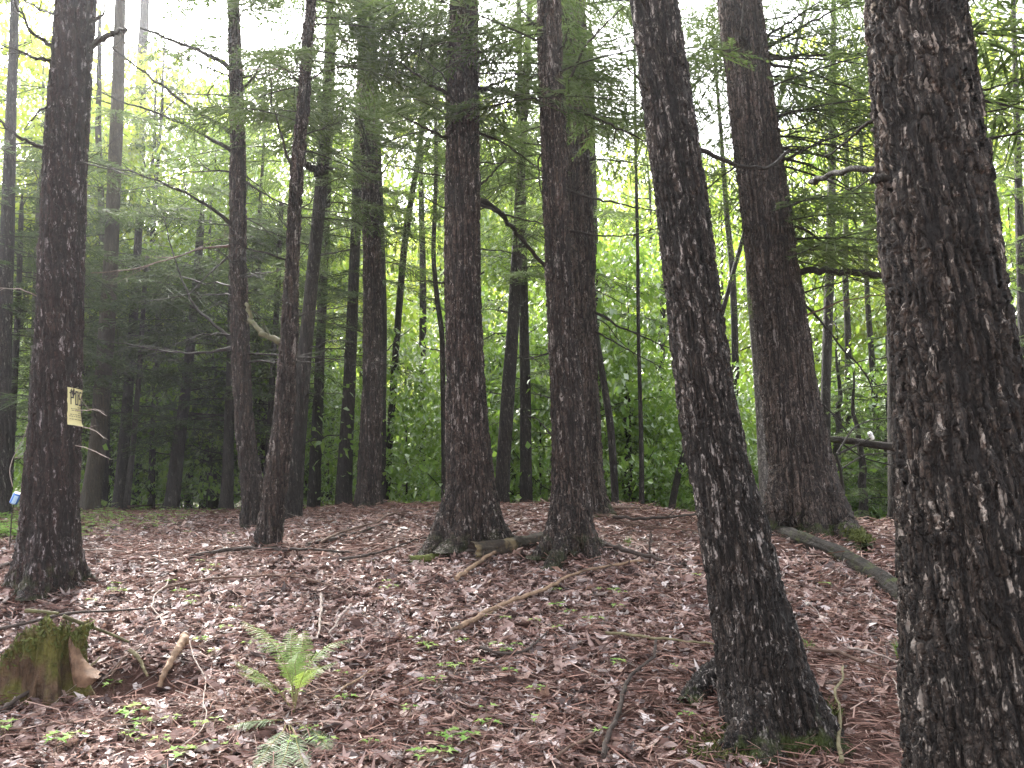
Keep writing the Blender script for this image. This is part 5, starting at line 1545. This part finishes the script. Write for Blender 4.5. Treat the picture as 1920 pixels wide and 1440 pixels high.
# grass tufts
def tuft(px, py, n, h, label, seed):
    rs = np.random.default_rng(seed); g = ground_at(px, py); b = MB()
    for q in range(n):
        a = rs.uniform(0, 6.28); l = h * rs.uniform(.5, 1.1); lean = rs.uniform(.1, .7)
        d_ = np.array([math.cos(a), math.sin(a), 0]); w_ = np.array([-math.sin(a), math.cos(a), 0]) * .0022
        p0 = g + d_ * rs.uniform(0, .03); p1 = p0 + d_ * l * lean * .35 + [0, 0, l * .6]; p2 = p0 + d_ * l * lean + [0, 0, l * (.95 - lean * .4)]
        b.add(np.array([p0 - w_, p0 + w_, p1 + w_, p1 - w_, p2]), [[0, 1, 2, 3]]); b.add(np.array([p1 - w_, p1 + w_, p2]), [[0, 1, 2]])
    tag(b.build("grass_tuft", GRASS, None, g, False), label, "grass")
tuft(1692, 1245, 60, .16, "grass tuft against the thickest trunk", 1)
tuft(1516, 1222, 22, .09, "small grass tuft right of the leaning trunk", 2)
tuft(1178, 1025, 30, .12, "thin grass tuft near the speckled trunk on the crest", 3)

# cones on the needles left of the leaning trunk
def cone(px, py, label, yaw, L):
    g = ground_at(px, py) + np.array([0, 0, .028]); b = MB()
    ax_ = np.array([math.cos(yaw), math.sin(yaw), .1]); ax_ /= np.linalg.norm(ax_); A = np.cross(ax_, [0, 0, 1.0]); A /= np.linalg.norm(A); B = np.cross(A, ax_)
    for q in range(70):
        t = q / 70; a = q * 2.399; r = .022 * math.sin(math.pi * (.12 + .82 * t)) + .004
        rd = A * math.cos(a) + B * math.sin(a); tg = np.cross(ax_, rd)
        c = g + ax_ * (t - .5) * L
        tip = c + rd * r - ax_ * .008
        b.add(np.array([c, c + rd * r * .7 + tg * .008, tip, c + rd * r * .7 - tg * .008]), [[0, 1, 2, 3]])
        b.add(np.array([c + ax_ * .006, c + rd * r * .7 + tg * .008, tip, c + rd * r * .7 - tg * .008]), [[0, 3, 2, 1]])
    tag(b.build("pine_cone", ST_BROWN, None, g, False), label, "cone")
cone(1241, 1372, "brown pine cone lying left of the leaning trunk's roots", .3, .085)
cone(1238, 1352, "smaller brown pine cone just above the other cone", 2.6, .06)

# moss mats at the foot of the leaning trunk
b = MB(); k = 2600
cx = np.array([ground_at(1400, 1398), ground_at(1345, 1418), ground_at(1370, 1408), ground_at(1460, 1400)])
pick = rng.integers(0, 4, k)
xy = cx[pick][:, :2] + rng.normal(0, 1, (k, 2)) * np.array([.07, .05])
c = np.stack([xy[:, 0], xy[:, 1], height(xy[:, 0], xy[:, 1]) + .012 + rng.random(k) * .02], 1)
a, bb, nn = rot_frames(k, .7); L = rng.uniform(.004, .012, k)
b.polys(np.stack([c - a * L[:, None], c + bb * (L * .5)[:, None], c + a * L[:, None] + nn * (L * 1.2)[:, None], c - bb * (L * .5)[:, None]], 1))
tag(b.build("moss_mat", MOSS, smooth_=False), kind="stuff")

# ------------------------------------------------------------------ thin volume added to imitate the lens veil, also pales the far trees
b = MB()
mh = bpy.data.materials.new("veil_haze"); mh.use_nodes = True
ht = mh.node_tree; ht.nodes.clear()
pv = ht.nodes.new("ShaderNodeVolumePrincipled"); oo = ht.nodes.new("ShaderNodeOutputMaterial")
pv.inputs["Color"].default_value = (.93, .95, 1, 1); pv.inputs["Density"].default_value = .0009; pv.inputs["Anisotropy"].default_value = .65
ht.links.new(pv.outputs[0], oo.inputs["Volume"])
x0, x1, y0, y1, z0, z1 = -330, 330, -330, 330, -4.0, 30
V = [(x, y, z) for x in (x0, x1) for y in (y0, y1) for z in (z0, z1)]
b.add(np.array(V), [[0, 1, 3, 2], [4, 6, 7, 5], [0, 4, 5, 1], [2, 3, 7, 6], [0, 2, 6, 4], [1, 5, 7, 3]])
tag(b.build("veil_haze", mh, smooth_=False), kind="stuff")
